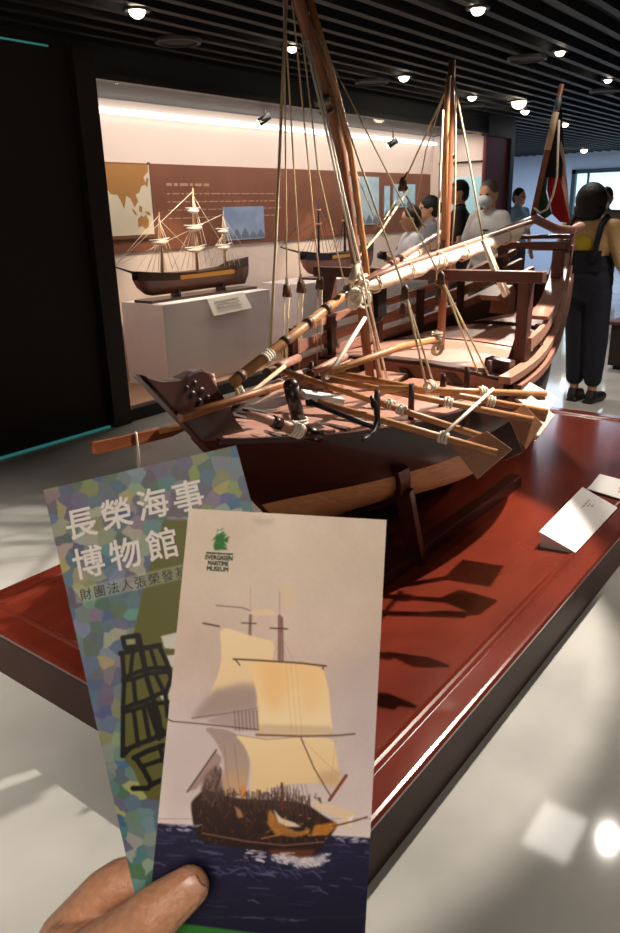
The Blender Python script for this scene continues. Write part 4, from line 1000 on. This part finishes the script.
# lower sails
cv.poly(P2((112, 108), (196, 118), (236, 165), (252, 212), (246, 265), (238, 312), (165, 318), (172, 270), (176, 205), (150, 150)), (160, 142, 136), .97, .8, (184, 160, 140))
cv.poly(P2((172, 250), (240, 240), (240, 315), (168, 318)), (206, 160, 110), .5, 4); cv.line(P2((175, 165), (190, 310)), .6, (120, 96, 92), .6); cv.line(P2((205, 160), (222, 310)), .6, (120, 96, 92), .6)
cv.poly(P2((204, 130), (300, 146), (400, 138), (500, 142), (506, 200), (522, 262), (515, 287), (460, 276), (400, 274), (330, 284), (252, 322), (256, 262), (254, 206), (236, 165)), (236, 212, 164), 1, .5, (226, 198, 150))
cv.poly(P2((300, 165), (400, 160), (410, 240), (300, 262)), (236, 206, 158), .6, 6); cv.poly(P2((460, 240), (520, 235), (516, 287), (450, 276)), (180, 140, 116), .5, 3)
cv.line(P2((270, 132), (400, 136), (510, 134), (560, 129)), 1.9, (120, 90, 74)); cv.line(P2((200, 130), (300, 146), (400, 138)), .8, (150, 118, 88), .8)
cv.poly(P2((150, 182), (66, 300), (92, 292), (112, 268), (160, 225), (168, 200)), (156, 132, 124), .9, .8); cv.line(P2((152, 176), (66, 300)), 1.5, (84, 58, 50))
# hull
cv.poly(P2((75, 335), (88, 318), (104, 302), (118, 296), (150, 300), (190, 316), (250, 322), (300, 322), (345, 326), (390, 330), (425, 340), (470, 372), (512, 396), (488, 432), (445, 490), (380, 492), (250, 470), (120, 452), (88, 425)), (58, 38, 32), 1, .5, (36, 22, 22))
for k in range(70):
    x = RNG.uniform(110, 430); y = 300 if x < 260 else 290+abs(x-340)*.25; cv.line(P2((x, y+RNG.uniform(-14, 10)), (x+RNG.uniform(-3, 3), y+RNG.uniform(10, 34))), RNG.uniform(.8, 2), [(72, 52, 46), (92, 70, 62), (54, 40, 36)][RNG.randint(3)], .55)
for k in range(30):
    x = RNG.uniform(115, 170); y = RNG.uniform(225, 330); cv.line(P2((x, y), (x+RNG.uniform(-10, 10), y+RNG.uniform(6, 26))), RNG.uniform(1, 2.4), [(110, 84, 74), (50, 34, 30), (86, 62, 54)][RNG.randint(3)], .7)
for k in range(260):
    x, y = RNG.uniform(100, 460), RNG.uniform(300, 452); c_ = [(92, 62, 44), (30, 20, 20), (112, 70, 44), (76, 44, 34), (44, 30, 28)][RNG.randint(5)]
    cv.line(P2((x, y), (x+RNG.uniform(-8, 8), y+RNG.uniform(3, 16))), RNG.uniform(.7, 1.8), c_, .55)
for x in range(315, 430, 9): cv.line(P2((x, 300+abs(x-350)*.2), (x+RNG.uniform(-5, 5), 390)), 1, (70, 46, 40), .8)
for x in range(330, 425, 12): cv.line(P2((x, 278), (x+20, 370)), .6, (100, 74, 66), .7)
cv.line(P2((345, 275), (346, 350)), 2.2, (104, 50, 34)); cv.line(P2((110, 422), (240, 446), (350, 458), (470, 448)), 1.2, (140, 96, 76), .9)
cv.poly(P2((300, 372), (310, 350), (325, 372), (345, 400), (395, 420), (430, 405), (425, 425), (380, 435), (330, 425)), (168, 112, 52), .9, .5)
cv.poly(P2((320, 352), (345, 378), (385, 392), (402, 404), (360, 404), (335, 390)), (224, 208, 184), .95, .4); cv.line(P2((285, 438), (350, 424), (400, 428)), 1.6, (150, 96, 50))
cv.poly(P2((440, 400), (505, 388), (512, 398), (480, 428), (430, 430)), (190, 124, 44), .85, .7); cv.poly(P2((300, 470), (445, 470), (430, 496), (330, 492)), (128, 66, 36), .6, 1.2)
for k in range(24):
    x, y = RNG.uniform(300, 500), RNG.uniform(360, 440); cv.line(P2((x, y), (x+6, y-3)), 1.2, (206, 150, 64), .6)
cv.poly(P2((205, 342), (222, 352), (232, 375), (215, 378)), (196, 148, 96), .7, .5); cv.poly(P2((225, 285), (238, 280), (240, 315), (224, 318)), (214, 140, 66), .9, .6)
cv.poly(P2((104, 310), (112, 262), (130, 240), (152, 222), (166, 236), (170, 290), (180, 322)), (78, 58, 52), .6, 1.5)
for x0, y0 in ((345, 275), (240, 300), (150, 225), (300, 300)):
    for k in range(6): cv.line(P2((x0, y0), (x0-38+k*15, 345)), .7, (84, 62, 54), .7)
for k in range(26):
    x = RNG.uniform(255, 440); cv.line(P2((x, 322+RNG.uniform(-10, 8)), (x+RNG.uniform(-3, 3), 352)), RNG.uniform(1, 2.2), (70, 50, 44), .7)
cv.poly(P2((300, 392), (312, 362), (326, 370), (318, 400), (345, 424), (330, 432)), (176, 116, 50), .85, .8)
# jibs, bowsprit
cv.poly(P2((425, 328), (470, 335), (540, 352), (562, 362), (548, 398), (535, 410), (520, 378), (470, 360)), (222, 198, 164), .95, .6); cv.poly(P2((540, 380), (558, 366), (546, 404)), (240, 228, 210), .9, .5)
cv.line(P2((495, 402), (560, 386), (597, 374)), 1.6, (106, 66, 48)); cv.line(P2((400, 138), (440, 230), (490, 315)), 1.3, (112, 82, 66)); cv.line(P2((485, 325), (535, 252)), 3, (120, 60, 44))
cv.line(P2((400, 140), (470, 210), (515, 250)), .5, (170, 140, 110), .6); cv.line(P2((505, 135), (485, 310)), .5, (170, 140, 110), .5)
# spray and waves
for k in range(90):
    x = RNG.uniform(230, 480); y = 478+16*math.sin((x-230)/70)+RNG.uniform(-12, 16)+(22 if x > 380 else 0); cv.line(P2((x, y), (x+RNG.uniform(4, 16), y+RNG.uniform(-3, 5))), RNG.uniform(.8, 2.4), (206, 200, 210), RNG.uniform(.35, .85))
cv.poly(P2((300, 488), (360, 484), (400, 496), (440, 492), (478, 480), (470, 516), (420, 522), (350, 506)), (214, 208, 214), .75, 1.5)
for y0, x0, x1 in ((398, 0, 95), (412, 0, 70), (445, 510, 590), (438, 500, 560)):
    for k in range(12): x = RNG.uniform(x0, x1); cv.line(P2((x, y0+RNG.uniform(-5, 5)), (x+14, y0+RNG.uniform(-4, 6))), 1, (176, 176, 196), .6)
for k in range(40):
    x = RNG.uniform(120, 460); cv.line(P2((x, 520+x*.02+RNG.uniform(-12, 22)), (x+28, 526+x*.03+RNG.uniform(-10, 22))), 1, (92, 96, 136), .55)
cv.poly([(130, 918), (200, 925.5), (257, 933), (300, 938), (390, 948), (390, 1000), (130, 1000)], (44, 112, 44), 1, .3)
cv.poly([(250, 518), (275, 519), (272, 525), (258, 525)], (170, 152, 136), .5, 2)
# emblem
cv.round = False
E_ = [(214.2, 550.3), (213.7, 544), (216.1, 539.2), (211.8, 540.4), (215.4, 536.8), (217.6, 532.4), (218.1, 534.8), (222.4, 531.9), (225.3, 531.5), (222.9, 534.8), (227.3, 533.9), (223.4, 538.7), (228.7, 536.8), (227.7, 543.1), (223.9, 541.6), (227.3, 546.9), (222, 545), (227.3, 548.4), (227.3, 549.6)]
cv.poly(E_, (22, 98, 34), 1)
for a_, b_ in (((220.5, 530.5), (223, 528.6)), ((217.5, 531), (218.5, 529.5)), ((227.6, 537.5), (229.2, 536.8))): cv.line([a_, b_], .9, (30, 96, 40))
cv.line([(216, 543), (221, 544.5)], .4, (120, 170, 110), .6)
fTL, fTR, fBL, fBR = at(189, 508.5, d=.377), at(386.5, 520, d=.377), at(145.5, 945, d=.343), at(364, 955, d=.343)
lf, nf = leaflet('front leaflet in the hand with a painted sailing ship on a pale sky', fTL, fTR, fBL, fBR, cv, 300, 640, m_paper)
of = fTL+nf*.0006
ex = (fTR-fTL).normalized(); ey = nf.cross(ex).normalized()
def heavy(items, d, ex, ey): return [(b_, s_, o_+ex*d*i+ey*d*j+ex.cross(ey)*(h*.00006), a_, c_) for b_, s_, o_, a_, c_ in items for h, (i, j) in enumerate(((-1, -1), (1, -1), (-1, 1), (1, 1)))]
def px_size(px, d=.375): return px/FPX*d
its = []
for body, u, v, wpx in (('EVERGREEN', 219, 558, 31), ('MARITIME', 218, 563.6, 24.5), ('MUSEUM', 217.5, 569.2, 22)):
    its.append((body, px_size(6.1), on_plane(u, v, of, nf), ex*(wpx/(len(body)*4.05)), ey))
its.append(('EVERGREEN MARITIME MUSEUM', px_size(2.3), on_plane(219.5, 553.6, of, nf), ex*.8, ey))
lt = text_mb(heavy(its, .00012, ex, ey))
part('lettering', lt, mat('green_ink', (28, 74, 34), .6), lf)

# --- rear leaflet: mosaic pattern, white Chinese title and a black line drawing of a ship
c2 = Canvas(30, 430, 290, 985, 2, (110, 125, 125))
pal = [(92, 112, 134), (106, 124, 126), (84, 114, 122), (140, 148, 130), (128, 138, 98), (102, 102, 122), (154, 156, 146), (80, 100, 134), (158, 156, 108), (104, 138, 132), (120, 136, 152), (96, 98, 110), (126, 124, 132), (86, 108, 98)]
seeds = []
vv_ = 425
while vv_ < 990:
    uu_ = 20
    while uu_ < 300: seeds.append((uu_+RNG.uniform(-6, 6), vv_+RNG.uniform(-6, 6))); uu_ += 14.5
    vv_ += 12.5
seeds = np.array(seeds); cols = np.array([np.array(pal[RNG.randint(len(pal))])+RNG.uniform(-9, 9, 3) for _ in seeds]); cols[:, 1:] += (np.clip((seeds[:, 1:2]-700)/250, 0, 1)*np.array([[14, 2]])); cols[:, 0] -= np.clip((seeds[:, 1]-700)/250, 0, 1)*8
best = np.full(c2.U.shape, 1e9); idx = np.zeros(c2.U.shape, int)
wob = c2.noise(8, 5); wob2 = c2.noise(8, 5)
for i, (su, sv) in enumerate(seeds):
    x0, x1 = max(0, int((su-26-c2.u0)*2)), min(c2.w, int((su+26-c2.u0)*2)); y0, y1 = max(0, int((sv-26-c2.v0)*2)), min(c2.h, int((sv+26-c2.v0)*2))
    if x1 <= x0 or y1 <= y0: continue
    d = (c2.U[y0:y1, x0:x1]+wob[y0:y1, x0:x1]*.5-su)**2+(c2.Vv[y0:y1, x0:x1]+wob2[y0:y1, x0:x1]*.5-sv)**2; m = d < best[y0:y1, x0:x1]
    best[y0:y1, x0:x1][m] = d[m]; idx[y0:y1, x0:x1][m] = i
c2.a = cols[idx]+c2.noise(5, 3)[..., None]
c2.poly([(164, 520), (150, 565), (141, 600), (134, 633), (124, 655), (122, 700), (122, 756), (134, 770), (142, 790), (150, 800), (260, 800), (260, 520)], (94, 94, 42), 1, .4)
c2.poly([(74, 589), (188, 563), (191, 577), (77, 604)], (164, 172, 158), .55, .3)
def P3(*pts): return [(80+x/4.44, 590+y/4.44) for x, y in pts]
c2.poly(P3((360, 205), (430, 188), (480, 230), (420, 262), (375, 258)), (206, 204, 194), 1); c2.poly(P3((385, 290), (460, 285), (460, 340), (405, 345)), (206, 204, 194), 1); c2.poly(P3((345, 460), (420, 405), (460, 420), (440, 530), (395, 520)), (206, 204, 194), 1)
K = (16, 17, 14)
for pts, wd in [([(190, 212), (256, 200), (262, 250), (200, 255), (190, 212)], 4.5), ([(180, 282), (265, 262), (355, 245)], 5), ([(262, 205), (282, 300), (300, 400), (325, 480), (350, 560), (362, 650)], 5), ([(188, 280), (197, 400), (192, 520), (190, 735)], 4.6),
        ([(350, 245), (385, 320), (405, 395), (380, 460), (390, 560)], 4.6), ([(235, 275), (225, 370)], 4), ([(268, 262), (290, 365)], 4), ([(312, 255), (340, 345)], 4), ([(192, 392), (230, 375), (290, 352), (340, 346), (398, 345)], 4.4), ([(192, 405), (250, 392), (300, 372), (400, 362)], 4),
        ([(238, 400), (248, 500)], 4.4), ([(335, 372), (372, 450)], 4.4), ([(192, 528), (230, 510), (290, 492), (350, 462), (385, 450)], 4.6), ([(195, 542), (250, 528), (320, 505), (395, 498)], 4.2), ([(240, 540), (258, 690)], 4.4), ([(285, 530), (310, 668)], 4.6), ([(325, 510), (345, 600), (385, 640)], 4.6),
        ([(190, 735), (225, 700), (270, 680), (320, 662), (370, 640)], 5), ([(240, 745), (300, 715), (370, 690)], 5.2), ([(248, 745), (285, 800), (318, 862)], 5.2), ([(278, 782), (360, 755)], 4.4), ([(355, 690), (372, 760)], 4.4), ([(236, 880), (300, 880), (322, 860), (372, 840)], 5.2), ([(300, 500), (318, 560), (352, 660)], 4.4)]:
    c2.line(P3(*pts), wd, K)
c2.poly(P3((185, 690), (225, 700), (188, 742)), K, 1)
c2.poly(P3((215, 222), (243, 218), (246, 238), (218, 242)), (150, 152, 120), 1)
bTL, bTR = at(43.5, 490, d=.3835), at(236, 445.5, d=.3835)
bBL = at(146.5, 945, d=.3505)
bBR = bTR+(bBL-bTL)
bk_, nb = leaflet('rear leaflet in the hand with a blue-green mosaic and white Chinese title', bTL, bTR, bBL, bBR, c2, 300, 640, mat('leaflet_edge', (176, 168, 156), .6), 1.05)
ob = bTL+nb*.0006
ex = (bTR-bTL).normalized(); ey = nb.cross(ex).normalized()
if ey.z < 0: ey = -ey
its = [(ch, px_size(33, .378), on_plane(u, v, ob, nb), ex, ey) for ch, u, v in (('長', 81, 525.5), ('榮', 117, 516), ('海', 153, 506), ('事', 188.5, 498), ('博', 89, 564.5), ('物', 126, 556), ('館', 163, 546.5))]
part('title_lettering', text_mb(heavy(its, .00022, ex, ey)), mat('white_ink', (226, 220, 214), .6), bk_)
its = []
for i, ch in enumerate('財團法人張榮發基金會'):
    its.append((ch, px_size(12.5, .376), on_plane(86+i*13.6, 595-i*3.1, ob, nb), ex, ey))
part('subtitle_lettering', text_mb(its), mat('dark_ink', (38, 42, 34), .6), bk_)

# ------------------------------------------------------------------ the hand holding them
m_hand = mat('hand_skin', (216, 160, 126), .4, var=.1, scale=260, bump=.22, sss=.12)
hand = thing('hand', 'left hand pinching the two leaflets between thumb and fingers at the bottom', 'hand', tuple(at(100, 960, d=.36)))
b = MB()
def chain(pts):
    for (p, r1), (q, r2) in zip(pts, pts[1:]): b.capsule(p, q, r1, r2, 16)
A_ = lambda u, v, d: at(u, v, d=d)
chain([(A_(15, 1075, .366), .022), (A_(62, 1005, .352), .022), (A_(108, 955, .3415), .0165), (A_(142, 925, .3358), .0126), (A_(157, 912, .334), .0122), (A_(172, 900, .3345), .0107), (A_(189, 887, .3358), .0093)])     # thumb
b.capsule(A_(70, 950, .362), A_(118, 950, .347), .014, .012, 16)
chain([(A_(20, 1075, .372), .02), (A_(66, 940, .374), .0142), (A_(104, 894, .3705), .0118), (A_(121, 882, .369), .0112), (A_(165, 872, .3675), .0092), (A_(196, 872, .3675), .0078)])  # index
chain([(A_(20, 1075, .378), .018), (A_(88, 985, .383), .0125), (A_(150, 925, .374), .0104), (A_(200, 905, .3665), .0092), (A_(228, 905, .3655), .0078)])   # middle
chain([(A_(10, 1090, .386), .018), (A_(98, 1025, .388), .012), (A_(160, 972, .376), .010), (A_(206, 950, .3665), .0088), (A_(230, 950, .3655), .0075)])   # ring
chain([(A_(0, 1100, .394), .017), (A_(104, 1062, .392), .0108), (A_(156, 1018, .378), .0088), (A_(190, 1002, .3685), .0078), (A_(210, 1002, .3675), .0068)])   # little
b.capsule(A_(15, 1080, .372), A_(-20, 1200, .385), .024, .026, 16).capsule(A_(-20, 1200, .385), A_(-80, 1480, .40), .026, .034, 16)
b.capsule(A_(60, 990, .372), A_(30, 1075, .376), .017, .02, 16).capsule(A_(80, 1030, .382), A_(25, 1085, .386), .017, .02, 16)
part('hand_skin', blob(b, .0011, 6), m_hand, hand)
# thumb nail
tdir = (A_(190, 884, .335)-A_(162, 906, .335)).normalized(); nz = RZ.normalized(); sdv = tdir.cross(nz).normalized(); nz = (nz*.93-sdv*-.25).normalized(); sdv = tdir.cross(nz).normalized()
rot = Matrix((tdir, sdv, nz)).transposed()
nb_ = MB()
c0 = A_(188, 884, .3356)+nz*.0084
rows = []
for i in range(9):
    s = i/8*2-1; w_ = .0064*(1-.18*s*s-(.5 if s > .85 else 0)*.3); rows.append([c0+tdir*(.0076*s)+sdv*(w_*j/4)+nz*(-.0026*(j/4)**2-.0014*max(0, s)**2) for j in range(-4, 5)])
part('thumbnail', nb_.grid(rows), mat('nail', (224, 172, 146), .3, coat=.25), hand)
# ------------------------------------------------------------------ light
w = bpy.data.worlds.new('world'); scene.world = w; w.use_nodes = True
w.node_tree.nodes['Background'].inputs[0].default_value = (.5, .55, .62, 1); w.node_tree.nodes['Background'].inputs[1].default_value = .03
def spot(loc, tgt, power, size=60, blend=.4, radius=.04, col=(255, 244, 230), name='spot'):
    l = bpy.data.lights.new(name, 'SPOT'); l.energy = power; l.spot_size = math.radians(size); l.spot_blend = blend; l.shadow_soft_size = radius; l.color = lin(col)
    o = bpy.data.objects.new(name, l); COL.objects.link(o); o.location = loc
    o.rotation_euler = (V(tgt)-V(loc)).to_track_quat('-Z', 'Y').to_euler(); return o
def area(loc, tgt, power, sx, sy, col=(255, 246, 236), name='area', spread=180):
    l = bpy.data.lights.new(name, 'AREA'); l.shape = 'RECTANGLE'; l.size = sx; l.size_y = sy; l.energy = power; l.color = lin(col); l.spread = math.radians(spread)
    o = bpy.data.objects.new(name, l); COL.objects.link(o); o.location = loc
    o.rotation_euler = (V(tgt)-V(loc)).to_track_quat('-Z', 'Y').to_euler(); return o
spot((3.5, .78, 2.5), (2.25, 1.6, .5), 480, 54, .2, .018)
spot((4.22, .84, 2.5), (1.58, .31, 0), 70, 40, .5, .03)
spot((3.3, -.9, 2.5), (3.25, .88, .25), 110, 24, .6, .03)  # narrow spot added to brighten the caption cards
area((4.1, 1.15, 2.52), (4.1, 1.15, 0), 4, .45, .3)
spot((5.8, 2.2, 2.5), (3.7, 1.5, .8), 240, 64, .5, .03)
for x, y, p in [(.8, -1.9, 90), (2.4, -1.7, 220), (4.1, -1.5, 200), (-.1, 3.1, 300), (-1.5, 3.6, 200), (-.9, 4.2, 160), (5.2, .6, 120), (7.6, 2.2, 110), (9.5, 3.4, 110), (5.9, 3.4, 60), (6.0, 2.1, 40)]:
    spot((x, y, 2.5), (x, y, 0), p, 100, .7, .06)
area((-.7, -.3, 2.1), (.4, .35, 1.15), 2.0, .8, .8, (255, 238, 222), spread=60)  # unseen fill added behind the camera to lift the leaflets
area((6.6, 4.75, 2.36), (6.6, 5.0, 0), 60, 6.0, .3, (255, 234, 220))
for x in (4.8, 7.0):
    spot((x, 4.62, 2.33), (x, 4.98, 1.0), 100, 50, .5, .03, (255, 226, 190))
area((14.5, 6, 2.5), (14.5, 6, 0), 260, 5, 5, (214, 230, 255))
